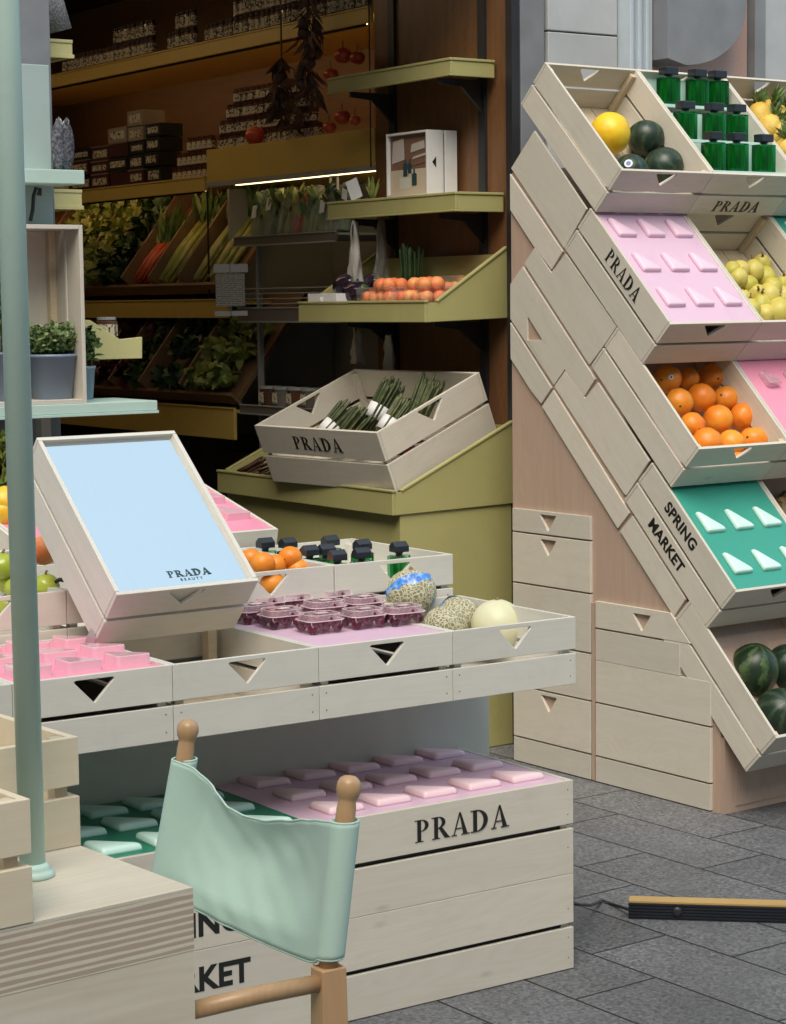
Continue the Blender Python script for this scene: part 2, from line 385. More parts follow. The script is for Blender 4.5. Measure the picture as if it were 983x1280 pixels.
n_ = node(nt_, 'ShaderNodeTexNoise', Scale=90.0, Detail=3.0); tc_ = node(nt_, 'ShaderNodeTexCoord'); nt_.links.new(tc_.outputs['Object'], n_.inputs['Vector']); bump(nt_, b, n_.outputs['Fac'], .4, .002)
PINKLID = PINKPL.copy(); PINKLID.name = 'pink_clear_lid'; PINKLID.node_tree.nodes['Principled BSDF'].inputs['Alpha'].default_value = .34; PINKLID.node_tree.nodes['Principled BSDF'].inputs['Base Color'].default_value = (.86, .60, .67, 1)
PINKRIM = plain('pink_plastic_rim', (.80, .60, .65), .2, .06, 40, .1, coat=.6)
POLY = glass_mat('crinkled_film', (.9, .9, .9), .25, 1.2, .7, .45)
m, nt_, b = new_mat('mirror'); b.inputs['Metallic'].default_value = 1; b.inputs['Base Color'].default_value = (.93, .95, .96, 1); b.inputs['Roughness'].default_value = .02
n_ = node(nt_, 'ShaderNodeTexNoise', Scale=3.0); tc_ = node(nt_, 'ShaderNodeTexCoord'); nt_.links.new(tc_.outputs['Object'], n_.inputs['Vector'])
nt_.links.new(mathn(nt_, 'MULTIPLY', n_.outputs['Fac'], .06), b.inputs['Roughness']); MIRROR = m
mp_ = node(nt_, 'ShaderNodeMapping'); mp_.inputs['Scale'].default_value = (26, 5, 1); n3_ = node(nt_, 'ShaderNodeTexNoise', Scale=1.0, Detail=7.0, Roughness=.7); nt_.links.new(tc_.outputs['Object'], mp_.inputs[0]); nt_.links.new(mp_.outputs[0], n3_.inputs['Vector'])
nt_.links.new(mixc(nt_, ramp(nt_, n3_.outputs['Fac'], [(.52, 0.0), (.75, 1.0)]), (.93, .95, .95), (.90, .925, .93)), b.inputs['Base Color'])
def cloth_mat():
    m, nt, b = new_mat('mint_canvas'); tc = node(nt, 'ShaderNodeTexCoord')
    wv = []
    for ax in ('X', 'Z'):
        t = node(nt, 'ShaderNodeTexWave', Scale=260.0, Distortion=1.2, Detail=2.0); t.bands_direction = ax
        nt.links.new(tc.outputs['UV'], t.inputs['Vector']); wv.append(t.outputs['Fac'])
    n = node(nt, 'ShaderNodeTexNoise', Scale=6.0, Detail=6.0); nt.links.new(tc.outputs['Object'], n.inputs['Vector'])
    n2 = node(nt, 'ShaderNodeTexNoise', Scale=150.0, Detail=6.0, Roughness=.8); mpc = node(nt, 'ShaderNodeMapping'); mpc.inputs['Scale'].default_value = (.7, .7, 2.2); nt.links.new(tc.outputs['Object'], mpc.inputs[0]); nt.links.new(mpc.outputs[0], n2.inputs['Vector'])
    c = mixc(nt, n.outputs['Fac'], (.34, .50, .43), (.44, .60, .52))
    c = mixc(nt, mathn(nt, 'MULTIPLY', n2.outputs['Fac'], .5), c, (.54, .68, .61))
    nt.links.new(c, b.inputs['Base Color']); b.inputs['Roughness'].default_value = 1.0; b.inputs['Specular IOR Level'].default_value = .15; b.inputs['Sheen Weight'].default_value = .1
    bump(nt, b, n2.outputs['Fac'], .35, .0008); return m
CANVAS = cloth_mat()
FABRIC_W = plain('white_cotton', (.62, .60, .55), .85, .08, 30, .5)
def paving_mat():
    m, nt, b = new_mat('granite_paving'); tc = node(nt, 'ShaderNodeTexCoord')
    br = node(nt, 'ShaderNodeTexBrick'); br.offset = .37; br.squash = 1
    br.inputs['Scale'].default_value = 1; br.inputs['Brick Width'].default_value = .62; br.inputs['Row Height'].default_value = .2535
    br.inputs['Mortar Size'].default_value = .0035; br.inputs['Mortar Smooth'].default_value = .1
    br.inputs['Color1'].default_value = (.35, .35, .35, 1); br.inputs['Color2'].default_value = (.75, .75, .75, 1)
    mp = node(nt, 'ShaderNodeMapping'); mp.inputs['Location'].default_value = (.19, -.0, 0)
    # brick rows run along the frame's -v axis
    sx = node(nt, 'ShaderNodeSeparateXYZ'); cx = node(nt, 'ShaderNodeCombineXYZ'); nt.links.new(tc.outputs['Object'], sx.inputs[0])
    nt.links.new(mathn(nt, 'ADD', sx.outputs[1], 1.40+6.0), cx.inputs[0]); nt.links.new(mathn(nt, 'ADD', sx.outputs[0], .998+.2535*40), cx.inputs[1])
    nt.links.new(cx.outputs[0], br.inputs['Vector'])
    n = node(nt, 'ShaderNodeTexNoise', Scale=85.0, Detail=5.0, Roughness=.9); nt.links.new(tc.outputs['Object'], n.inputs['Vector'])
    v = node(nt, 'ShaderNodeTexVoronoi', Scale=115.0); nt.links.new(tc.outputs['Object'], v.inputs['Vector'])
    sp_ = ramp(nt, n.outputs['Fac'], [(.38, (.028, .030, .034)), (.50, (.10, .103, .110)), (.64, (.33, .335, .345))])
    c = mixc(nt, .5, sp_, ramp(nt, v.outputs['Color'], [(.1, (.04, .042, .047)), (.9, (.24, .24, .245))]))
    big = node(nt, 'ShaderNodeTexNoise', Scale=2.5, Detail=4.0); nt.links.new(tc.outputs['Object'], big.inputs['Vector'])
    c = mixc(nt, ramp(nt, big.outputs['Fac'], [(.35, 0.0), (.7, .45)]), c, (.05, .051, .054))
    st_ = node(nt, 'ShaderNodeTexNoise', Scale=11.0, Detail=6.0, Roughness=.75); nt.links.new(tc.outputs['Object'], st_.inputs['Vector']); c = mixc(nt, ramp(nt, st_.outputs['Fac'], [(.60, 0.0), (.68, .35)]), c, (.035, .035, .037))
    c = mixc(nt, .55, c, br.outputs['Color'], 'OVERLAY')
    c = mixc(nt, br.outputs['Fac'], c, (.008, .008, .009))
    nt.links.new(c, b.inputs['Base Color']); b.inputs['Roughness'].default_value = .62
    h = mathn(nt, 'SUBTRACT', mathn(nt, 'MULTIPLY', n.outputs['Fac'], .25), br.outputs['Fac']); bump(nt, b, h, .5, .003)
    return m
PAVING = paving_mat()

# ================================================================== SETTING
g = MB(); g.box(-60, 60, -60, 60, -.3, 0)
gr = g.build('ground', PAVING, M=MD); tag(gr, kind='structure')

# ------------------------------------------------------------------ shop building
bld = thing('shop_building', 'old stone shop front with wood lined interior behind the market stands', 'building', MS)
def bpart(name, mb, mat, **k): return mb.build(name, mat, bld, **k)
bpart('side_wall', MB().box(.2, .5, .217, 1.07, 0, 3.2), BROWN)
bpart('inner_wall', MB().box(.86, .96, 1.07, 7, .004, 3.2), BROWN_Y)
bpart('wall_return', MB().box(.201, .86, 1.07, 1.10, .004, 3.2), BROWN)
BOUNCE_WALL = plain('pale_bounce_wall', (.55, .48, .38), .7, .05, 4, .05)  # unseen wall, made pale so it bounces light onto the shelf fronts
bpart('left_wall', MB().box(-2.1, -1.95, .45, 7, .004, 3.2), BOUNCE_WALL)
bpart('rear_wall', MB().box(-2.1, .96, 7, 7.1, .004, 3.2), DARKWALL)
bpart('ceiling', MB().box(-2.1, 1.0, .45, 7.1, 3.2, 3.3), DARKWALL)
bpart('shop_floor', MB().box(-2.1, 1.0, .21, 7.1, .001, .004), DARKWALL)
bpart('door_jamb', MB().box(.165, .199, .190, .225, 0, 3.0), BLACK)
bpart('door_jamb', MB().box(.2, .324, .2155, .2165, 0, 3.0), STONE_D)
bpart('lintel', MB().box(-6, .2, .2, .6, 3.0, 3.4), STONE_D)
bpart('upper_wall', MB().box(-9, 9, .22, .7, 3.41, 13), STONE_L)
bpart('facade_wall', MB().box(.502, 6, .22, .6, 0, 3.4), STONE_D)
bpart('stone_pilaster', MB().box(.205, .312, .19, .215, 0, 3.4), STONE_D, bevel=.003)
for z0, z1 in ((0, .6), (.606, 1.25), (1.256, 1.9), (1.906, 2.541), (2.546, 3.4)):
    bpart('stone_panel', MB().box(.325, .645, .185, .215, z0, z1), STONE_L, bevel=.004)
mb = MB(); x = .65
for i, wd in enumerate((.016, .022, .016, .022, .016, .03)):
    mb.box(x, x+wd-.001, .12+.018*(i % 2), .215, 0, 3.4); x += wd
bpart('fluted_moulding', mb, STONE_B, bevel=.003)
# carved console: flat cheek with a curved underside
pts = [(.775, 3.4), (.775, 2.46)]
for i in range(13):
    t = i/12; a = t*math.pi/2
    pts.append((.86+.30*math.sin(a)**1.2, 2.44+.22*(1-math.cos(a))**1.1))
pts += [(1.175, 2.75), (1.14, 2.85), (1.16, 3.0), (1.16, 3.4)]
bpart('console', MB().plate(pts, t=.16, fn=lambda a, b_, c: (a, .06+c, b_)), STONE_D, bevel=.004)
bpart('granite_panel', MB().box(.78, 1.30, .2, .215, 0, 3.4), STONE_P)
bpart('thin_frame', MB().plate([(1.12, 2.52), (1.19, 2.52), (1.19, 3.4), (1.12, 3.4)], [[(1.126, 2.526), (1.184, 2.526), (1.184, 3.39), (1.126, 3.39)]], .008, lambda a, b_, c: (a, .19+c, b_)), STONE_D)
bpart('stone_pilaster', MB().box(1.305, 1.36, .16, .215, 0, 3.4), STONE_D, bevel=.004)
bpart('stone_pilaster', MB().box(1.365, 1.9, .17, .215, 0, 3.4), STONE_L, bevel=.004)
bpart('stone_pilaster', MB().box(-3.5, -1.63, .12, .45, 0, 3.0), STONE_D, bevel=.004)
for vv in (.40, .97):      # shelf uprights on the wood wall
    mb = MB().box(.188, .2, vv-.02, vv+.02, .4, 3.15)
    bpart('shelf_upright', mb, BLACK)

# ================================================================== LETTERING
def ell(cx, cy, rx, ry, a0, a1, n=14): return [(cx+rx*math.cos(a0+(a1-a0)*i/n), cy+ry*math.sin(a0+(a1-a0)*i/n)) for i in range(n+1)]
def bowl(cy, rx, ry, irx, iry, x=.30):
    h = math.pi/2
    return ell(x, cy, rx, ry, -h, h) + ell(x, cy, irx, iry, h, -h)
GLY = {
 'P': (.66, [[(.12, 0), (.30, 0), (.30, 1), (.12, 1)], [(.02, 0), (.40, 0), (.40, .035), (.02, .035)], [(.0, .965), (.31, .965), (.31, 1), (.0, 1)], bowl(.735, .35, .265, .18, .235)]),
 'R': (.80, [[(.12, 0), (.30, 0), (.30, 1), (.12, 1)], [(.02, 0), (.40, 0), (.40, .035), (.02, .035)], [(.0, .965), (.31, .965), (.31, 1), (.0, 1)], bowl(.735, .35, .265, .18, .235), [(.33, .48), (.50, .49), (.80, .06), (.88, .0), (.62, 0)]]),
 'A': (.80, [[(.39, 1.04), (.45, 1.04), (.78, 0), (.57, 0)], [(.39, 1.04), (.42, .94), (.135, 0), (.09, 0)], [(.19, .29), (.50, .29), (.49, .325), (.20, .325)], [(0, 0), (.25, 0), (.25, .035), (0, .035)], [(.48, 0), (.87, 0), (.87, .035), (.48, .035)]]),
 'D': (.86, [[(.12, 0), (.30, 0), (.30, 1), (.12, 1)], [(.0, 0), (.31, 0), (.31, .035), (.0, .035)], [(.0, .965), (.31, .965), (.31, 1), (.0, 1)], bowl(.5, .52, .5, .32, .463)]),
}
def wordmark(h, sp=.13, wf=1.0):
    mb = MB(); x = 0; k = 0
    for ch in 'PRADA':
        wd, strokes = GLY[ch]
        for s in strokes:
            mb.plate([((x+a)*h*wf, b_*h) for a, b_ in s], t=.0005+.00006*k, fn=lambda a, b_, c: (a, b_, c)); k += 1
        x += wd+sp
    L = (x-sp)*h*wf
    mb.v = [(a-L/2, b_-h/2, c) for a, b_, c in mb.v]
    return mb
def text_obj(txt, size, mat, parent, M, bold=.02, space=1.0, align='CENTER'):
    cu = bpy.data.curves.new('lettering', 'FONT'); cu.body = txt; cu.size = size; cu.offset = bold*size; cu.extrude = .0003
    cu.space_character = space; cu.align_x = align; cu.align_y = 'CENTER'
    tmp = bpy.data.objects.new('lettering', cu); col.objects.link(tmp)
    me = bpy.data.meshes.new_from_object(tmp.evaluated_get(bpy.context.evaluated_depsgraph_get()))
    bpy.data.objects.remove(tmp); bpy.data.curves.remove(cu)
    me.materials.clear(); me.materials.append(mat)
    o = bpy.data.objects.new('lettering', me); col.objects.link(o); o.parent = parent; o.matrix_basis = M
    return o
FRONT = Matrix(((1, 0, 0, 0), (0, 0, -1, 0), (0, 1, 0, 0), (0, 0, 0, 1)))   # text plane (x,y,n) -> (x, z, -y): faces -y
LEFT = Matrix(((0, 0, -1, 0), (-1, 0, 0, 0), (0, 1, 0, 0), (0, 0, 0, 1)))   # faces -x, reading along -y

# ================================================================== CRATES
def rtri(pts, r=.008, n=4):
    """round the corners of a polygon"""
    out = []; m = len(pts)
    for i in range(m):
        p, a, b_ = Vector(pts[i]), Vector(pts[i-1]), Vector(pts[(i+1) % m])
        da, db = (a-p).normalized(), (b_-p).normalized(); ang = da.angle(db); d = r/math.tan(ang/2)
        q0, q1 = p+da*d, p+db*d
        for k in range(n+1):
            t = k/n; out.append(tuple(q0*(1-t)**2+p*2*t*(1-t)+q1*t*t))
    return out
def handle_hole(cx, zt, w=.098, h=.05, r=.004): return rtri([(cx-w/2, zt), (cx, zt-h), (cx+w/2, zt)], r)
def crate(name, label, M, W, L, H, mat=(None, None), group=None, holes='f', t=.010, gap=.06, split=.52, inner=None, cat='crate', floor=True, hw=.098, hh=.05, side_holes=False, posts=True):
    mx, my = mat if mat[0] else (WHITE, WHITE_Y)
    ix = inner or mx
    o = thing(name, label, cat, M, group); e = .0008; zs = H*split; zg = H*gap
    for y, hf, nm in ((0, 'f' in holes, 'front_board'), (L-t, 'b' in holes, 'rear_board')):
        hl = [handle_hole(W/2, H-.010, hw, hh)] if hf else []
        MB().plate([(e, zs), (W-e, zs), (W-e, H), (e, H)], hl, t, lambda a, b_, c: (a, y+c, b_)).build(nm, mx, o, bevel=.0012)
        MB().box(e, W-e, y, y+t, 0, zs-zg).build(nm, mx, o, bevel=.0012)
    for x, nm in ((e, 'side_board'), (W-e-t, 'side_board')):
        hl = [handle_hole(L*.5, H-.010, .13, .06)] if side_holes else []
        MB().plate([(t+e, zs), (L-t-e, zs), (L-t-e, H), (t+e, H)], hl, t, lambda a, b_, c: (x+c, a, b_)).build(nm, my, o, bevel=.0012)
        MB().box(x, x+t, t+e, L-t-e, 0, zs-zg).build(nm, my, o, bevel=.0012)
    if floor:
        n = 4; ww = (W-2*t-.004)/n
        for i in range(n): MB().box(t+.002+i*ww+.002, t+.002+(i+1)*ww-.002, t+.001, L-t-.001, .001, .008).build('floor_slat', RAW_Y if inner else my, o, bevel=.001)
    if posts:
        s = .02
        for x in (t+.001, W-t-s-.001):
            for y in (t+.001, L-t-s-.001): MB().box(x, x+s, y, y+s, .009, H-.012).build('corner_post', RAW if inner else mx, o, bevel=.001)
    return o
def pad(parent, x, y, z, mat, lu=.088, lv=.093, h=.010, name='raised_pad', r=.0095, tap=.8, proto={}):
    """soft right triangle standing proud of a panel, right angle at (x,y)"""
    key = (mat.name, lu, lv, h, name)
    if key in proto:
        c = proto[key].copy(); col.objects.link(c); c.parent = parent; c.matrix_basis = T3((x, y, z)); return c
    outer = rtri([(0, 0), (lu, 0), (0, lv)], r, 5)
    mb = MB(); cx, cy = lu/3, lv/3; n = len(outer); vs, fs = [], []
    layers = [(1.02, 0), (1.0, h*.35), (.975, h*.6), (.93, h*.8), (.86, h*.92), (.76, h*.98), (.6, h*1.03), (.3, h*1.06)] if tap < 1 else [(1, 0), (1, h*.9), (.97, h), (.6, h)]
    for s_, zz in layers:
        for a, b_ in outer: vs.append((cx+(a-cx)*s_, cy+(b_-cy)*s_, zz))
    for i in range(len(layers)-1):
        for k in range(n): fs.append((i*n+k, i*n+(k+1) % n, (i+1)*n+(k+1) % n, (i+1)*n+k))
    fs.append(tuple((len(layers)-1)*n+k for k in range(n))); fs.append(tuple(range(n))[::-1])
    mb.add(vs, fs); o = mb.build(name, mat, parent, smooth=True, M=T3((x, y, z)))
    if tap == 1:
        o.data.polygons.foreach_set('use_smooth', [False]*len(o.data.polygons))
    proto[key] = o; return o
def top_panel(o, W, L, H, mat, t=.0108, drop=.003):
    MB().box(t, W-t, t, L-t, H-drop-.006, H-drop).build('top_panel', mat, o); return H-drop

# ------------------------------------------------------------------ slanted display, right
DW, DL, DH = .411, .531, .1785
rows = [(-.4426, 1.8791), (-.6642, 1.3913), (-.7936, 1.0068), (-.9532, .578), (-1.124, .153)]
def DM(i, j): v, z = rows[i]; return MD @ T3((j*DW, v, z)) @ RX(R(45))
spec = [
 (0, 0, 'top left slanted crate of the tall display holding yellow melon and small watermelons', 'fb'),
 (0, 1, 'top slanted crate of the tall display with three tiers of green bottles', 'fb'),
 (0, 2, 'top slanted crate of the tall display filled with small pineapples, at the picture edge', 'fb'),
 (1, 0, 'slanted display crate closed with a lilac pink panel of nine raised triangles', 'f'),
 (1, 1, 'slanted crate of yellow green pears beside the lilac pink panel', 'fb'),
 (1, 2, 'slanted crate with green panel right of the pears, mostly outside the picture', 'f'),
 (2, 0, 'slanted crate full of oranges in the middle of the tall display', 'fb'),
 (2, 1, 'slanted crate with rose panel and clear blocks right of the oranges', 'f'),
 (3, 0, 'slanted crate with teal panel of mint triangles marked with the market name', 'f'),
 (3, 1, 'slanted crate of brown roots right of the teal panel', 'fb'),
 (4, 0, 'lowest slanted crate holding large striped watermelons', 'fb'),
 (4, 1, 'lowest slanted crate at the right picture edge beside the watermelons', 'fb')]
DC = {}
for i, j, lab, hl in spec:
    DC[i, j] = crate('wooden_crate', lab, DM(i, j), DW, DL, DH, group='slanted crates of the tall display', holes=hl, inner=RAW if (i, j) in ((0, 0), (0, 2), (1, 1), (2, 0), (3, 1), (4, 0), (4, 1)) else None)
def dpads(o, mat, padmat, rowsv, cols=3, name='raised_pad', lu=.088, lv=.093, h=.015, tap=.8):
    z = top_panel(o, DW, DL, DH, mat)
    for v in rowsv:
        for c in range(cols): pad(o, .043+.1265*c, v, z, padmat, lu, lv, h, name, tap=tap)
dpads(DC[1, 0], PINK, PINK_PAD, (.077, .236, .397))
dpads(DC[3, 0], TEAL_PANEL, MINT_PAD, (.066, .233))
# slots at the top of the teal panel
for c in range(3): MB().box(.045+.115*c, .125+.115*c, .425, .445, DH-.0026, DH-.0012).build('slot', INK, DC[3, 0])
dpads(DC[1, 2], TEAL_PANEL, MINT_PAD, (.077, .236, .397))
z = top_panel(DC[2, 1], DW, DL, DH, SALMON)
for v in (.06, .243, .40):
    for c in range(3): pad(DC[2, 1], .068+.115*c, v, z, ACRYL, .065, .068, .022, 'clear_block', .008, tap=1)
# lettering of the display
def letter(o, M, h, wf=1.0, mat=INK): return wordmark(h, wf=wf).build('lettering', mat, o, M=M)
letter(DC[0, 1], T3((DW*.50, -.0006, DH*.21)) @ FRONT, .046, 1.05)
# along the left side of crate (1,0): upper board, reading down the slope
def side_dir(y, z): return T3((.0002, y, z)) @ LEFT
letter(DC[1, 0], side_dir(.265, DH*.76), .048, .95)
text_obj('SPRING', .052, INK, DC[3, 0], side_dir(.30, DH*.76), .034, 1.05)
text_obj('MARKET', .052, INK, DC[3, 0], side_dir(.30, DH*.24), .034, 1.05)

# the stand that carries them: rosy plywood body with pale board relief on its left cheek
st = thing('display_stand', 'tall rosy plywood stand with pale boards on its side carrying the slanted crates', 'display stand', MD)
def D2(px, py): p = at(MD, px, py, u=0.0); return (p.y, p.z)
body = [(0, 0), (0, 2.02), (-.03, 2.05), (-.30, 1.76), (-.42, 1.62), (-.52, 1.30), (-.62, 1.12), (-.72, .86), (-.82, .72), (-.92, .50), (-.99, .42), (-1.005, .30), (-1.0, 0)]
MB().plate(body, t=1.2, fn=lambda a, b_, c: (.012+c, a, b_)).build('body', ROSY, st)
def cheek(poly, name='cheek_board', mat=None, th=.008, holes=()):
    MB().plate(poly, holes, th, lambda a, b_, c: (.0115-c, a, b_)).build(name, mat or WHITE_D, st, bevel=.0012)
def DD(*pts): return [D2(*p) for p in pts]
cheek(DD((667, 163), (732.5, 261), (704.5, 310.5), (638, 210)))
cheek(DD((636.5, 217), (702.5, 314), (688.6, 337), (666.3, 307.7), (636.8, 262)))
cheek(DD((667.5, 309), (688.2, 340.5), (706, 317), (770, 408), (754, 432), (736, 456), (654.5, 329.5)))
cheek(DD((637, 355), (652.3, 333), (743, 474), (729, 496), (704.9, 461.9), (691.5, 481.5), (637, 398.5)), holes=[rtri(DD((658.5, 395), (658.5, 425), (677.2, 425)), .004)])
cheek(DD((637, 403), (688.6, 485), (675.6, 504.5), (662.5, 488), (637.3, 448)))
cheek(DD((692, 483), (705.5, 463.5), (730.5, 498), (746.5, 478), (811, 576), (782, 619.5), (779, 617)))
cheek(DD((676.8, 508), (690.5, 487.5), (786, 641.5), (771.4, 660.5)))
cheek(DD((789.5, 645), (856, 749.5), (841.5, 771), (774.2, 664)))
# cladding like stacked crates at the foot of the stand
def zb(a0, a1, z0, z1, tri=None, slant=None):
    hl = [handle_hole(tri, z1-.012, .085, .056, .003)] if tri is not None else []
    out = slant or [(a0, z0), (a1, z0), (a1, z1), (a0, z1)]
    MB().plate(out, hl, .012, lambda a, b_, c: (.0115-c, a, b_)).build('foot_board', WHITE_Y, st, bevel=.0012)
A0, A1, B0, B1 = -.413, -.012, -.972, -.438
zb(A0, A1, .808, .886, -.20); zb(A0, A1, .632, .802, -.20); zb(A0, A1, .432, .626); zb(A0, A1, .272, .426)
zb(A0, A1, .092, .266, -.20); zb(A0, A1, .004, .086)
def clip(z0, z1):
    e = lambda z: -.544-(.852-z)*1.03+.003
    return [(max(B0, e(z0)), z0), (B1, z0), (B1, z1), (max(B0, e(z1)), z1)]
zb(B0, B1, .520, .600, -.66, clip(.520, .608)); zb(B0, B1, .412, .514, None, [(-.835, .412), (B1, .412), (B1, .514), (-.835, .514)]); zb(B0, B1, .272, .4105)
zb(B0, B1, .092, .266); zb(B0, B1, .004, .086)
MB().box(.0, .011, -.433, -.418, .004, .60).build('upright_batten', ROSY, st)
MB().box(.0125, 1.2, -1.021, -1.0, 0, .24).build('front_rail', ROSY, st)
MB().box(.06, 1.1, -1.024, -1.0215, .02, .26).build('front_panel', ROSY, st)

# ------------------------------------------------------------------ market table, left
TW, TL, TH = .3593, .470, .1608
RZ1 = .8526-TH
def TM(u, v, z, tilt=0): return MT @ T3((u, v, z)) @ RX(tilt)
row_labels = ['white crate at the right end of the stand holding netted and cream melons',
 'white crate with lilac top carrying ten clear boxes of dark berries',
 'open empty white crate under the leaning mirror crate',
 'white crate with rose top of glossy triangle blocks, right beside the mint pole',
 'white crate left of the mint pole at the picture edge']
TC = []
for i, lab in enumerate(row_labels):
    TC.append(crate('wooden_crate', lab, TM(.0105-(i+1)*TW, .0017, RZ1), TW, TL, TH, (CLEAN, CLEAN_Y), 'white crates in the front row of the stand', holes='f', inner=RAW if i == 2 else None))
z = top_panel(TC[1], TW, TL, TH, PINK)
z = top_panel(TC[3], TW, TL, TH, SALMON)
for v in (.05, .185, .32):
    for c in range(3): pad(TC[3], .035+.112*c+.01*(v > .1), v, z, BLOCK, .086, .082, .024, 'rose_block', .009, tap=1)
z = top_panel(TC[4], TW, TL, TH, MINT_PALE)
# raised second row
R2Z = .9565-TH
r2 = [( -.3535, 'white crate of dark capped green bottles in the second row'), (-.714, 'white crate of oranges half hidden by the mirror crate'),
      (-1.0735, 'second row white crate behind the leaning mirror crate'), (-1.433, 'second row crate of green apples behind the mint pole')]
T2 = []
for u, lab in r2:
    T2.append(crate('wooden_crate', lab, TM(u, .490, R2Z), TW, TL, TH, (CLEAN, CLEAN_Y), 'white crates in the second row of the stand', holes='f'))
T2[2].matrix_basis = TM(-1.0735, .490, R2Z)
MB().box(.0108, TW-.0108, .0108, TL-.0108, .080, .086).build('inner_shelf', MINT_PALE, T2[0])
# third row: tilted
T3c = []
for u, lab in ((-.5833, 'tilted rear crate with rose top showing two glossy blocks right of the mirror'), (-.9426, 'tilted rear crate hidden behind the mirror crate'),
               (-1.302, 'tilted rear crate with a peach, behind the green apples')):
    T3c.append(crate('wooden_crate', lab, TM(u, 1.005, .997-TH*.97, R(13.5)), TW, TL, TH, (CLEAN, CLEAN_Y), 'tilted crates in the rear row of the stand', holes=''))
z = top_panel(T3c[0], TW, TL, TH, SALMON)
for v in (.10, .24, .37):
    for c in range(3): pad(T3c[0], .045+.105*c, v, z, BLOCK, .082, .075, .022, 'rose_block', .007, tap=1)
z = top_panel(T3c[1], TW, TL, TH, SALMON)
# a fourth, higher crate at the left edge with lemons, then greens
T4 = []
for k, (u, v, zz, lab) in enumerate(((-1.55, 1.03, .92, 'tilted crate of lemons at the left picture edge'), (-1.62, 1.40, 1.10, 'uppermost tilted crate of green cabbages at the left picture edge'))):
    T4.append(crate('wooden_crate', lab, TM(u, v, zz, R(20)), TW*.68, TL*.75, TH, (CLEAN, CLEAN_Y), None, holes='f', hw=.08, hh=.04))
# the body of the stand
sb = thing('market_stand', 'pale mint painted stand body under the rows of white crates', 'market stand', MT)
MB().box(-1.9, .098, .4656, 1.43, 0, RZ1-.001).build('body', MINT_PALE, sb)
MB().box(-1.9, -.36, .49, .958, RZ1, R2Z-.0005).build('step', CLEAN, sb)
MB().box(-1.9, .009, .4735, .958, RZ1, R2Z-.001).build('step_board', CLEAN, sb) if False else None
MB().box(-.34, .0, .49, .958, RZ1, R2Z-.0005).build('step', CLEAN, sb)
MB().box(-1.9, -.24, 1.0, 1.42, RZ1, .84).build('step', CLEAN, sb)
# white strip under second row (lower board of it showing)
# long low box at the foot
lb = thing('long_display_box', 'long low box of pale boards with lilac and green padded tops on the paving', 'display box', MT)
LBW = 1.75; HB = .4615
def lboard(z0, z1, nm='front_board', mat=WHITE):
    for a, b_ in ((-.7205, -.001), (-LBW, -.7225)):
        MB().box(a, b_, 0, .012, z0, z1).build(nm, mat, lb, bevel=.0012)
lboard(.356, HB); lboard(.235, .3445); lboard(.1145, .2342); lboard(.002, .1035)
for z0, z1 in ((.356, HB), (.1145, .3445), (.002, .1035)):
    MB().box(-.013, -.001, .0125, .4655, z0, z1).build('end_board', WHITE_Y, lb, bevel=.0012)
MB().box(-LBW, -.016, .016, .464, .001, HB-.008).build('core', BLACK, lb)
MB().box(-.03, -.0135, .0125, .03, .001, HB-.01).build('corner_post', WHITE, lb)
MB().box(-.7205, -.0135, .0125, .4645, HB-.0075, HB-.0015).build('top_panel', PINK, lb)
MB().box(-LBW, -.7225, .0125, .4645, HB-.0075, HB-.0015).build('top_panel', GREEN_PANEL, lb)
MB().box(-.7222, -.7208, .0125, .4645, HB-.0075, HB-.0005).build('divider_strip', CLEAN, lb)
for c in range(5):
    for v in (.055, .217, .376): pad(lb, -.137-.1285*c, v, HB-.0015, PINK_PAD_B, .104, .102, .0165)
for c in range(7):
    for v in (.04, .205, .345): pad(lb, -.850-.1235*c, v, HB-.0015, MINT_PAD, .104, .106, .0165)
letter(lb, T3((-.330, -.0006, .405)) @ FRONT, .051, 1.16)
text_obj('SPRING', .072, INK, lb, T3((-1.035, -.0004, .287)) @ FRONT, .034, 1.02)
text_obj('MARKET', .072, INK, lb, T3((-1.035, -.0004, .168)) @ FRONT, .034, 1.02)

def nails(o, pts, M=FRONT, r=.0016):
    for x, y, z in pts: MB().lathe([(0, 0), (r, 0), (r*.9, .0004), (0, .0005)], 8, M=T3((x, y, z)) @ M).build('nail', NAIL, o)
NAIL = plain('rusty_nail', (.10, .07, .05), .5, .2, 50, 0, metal=.5)
for o in TC[:4]+T2[:2]: nails(o, [(x, -.0003, z) for x in (.018, TW-.018) for z in (.02, .058)])
for x in (-1.70, -.735, -.705, -.018): nails(lb, [(x, -.0003, z) for z in (.03, .08, .15, .30, .38, .44)])
# ------------------------------------------------------------------ mirror crate
MM = T3((-.6549, 4.5568, .8625)) @ RZ(.6299) @ RX(.7301)
mc = crate('mirror_crate', 'leaning white crate framing a mirror that reflects the pale blue sky', MM, .36, .4808, .161, (CLEAN, CLEAN_Y), holes='f', cat='mirror', floor=False, hw=.10, hh=.045, posts=False)
MB().box(.0108, .3492, .0108, .470, .002, .145).build('backing', CLEAN, mc)
MB().box(.0108, .3492, .0108, .470, .1455, .150).build('mirror', MIRROR, mc)
wordmark(.0185, wf=1.3).build('lettering', INK_TEAL, mc, M=T3((.205, .052, .1502)))
text_obj('BEAUTY', .0105, INK_TEAL, mc, T3((.205, .0335, .1502)), .01, 1.7)
hb = MB().box(-.003, -.0005, .0, .03, -.055, .02).build('hinge_plate', STEEL, mc)
prop = MB().box(0, .022, 0, .03, 0, .20).build('prop_stick', RAW, M=TM(-.76, .40, RZ1+.009)); tag(prop, 'short pine stick propping up the leaning mirror crate', 'prop')

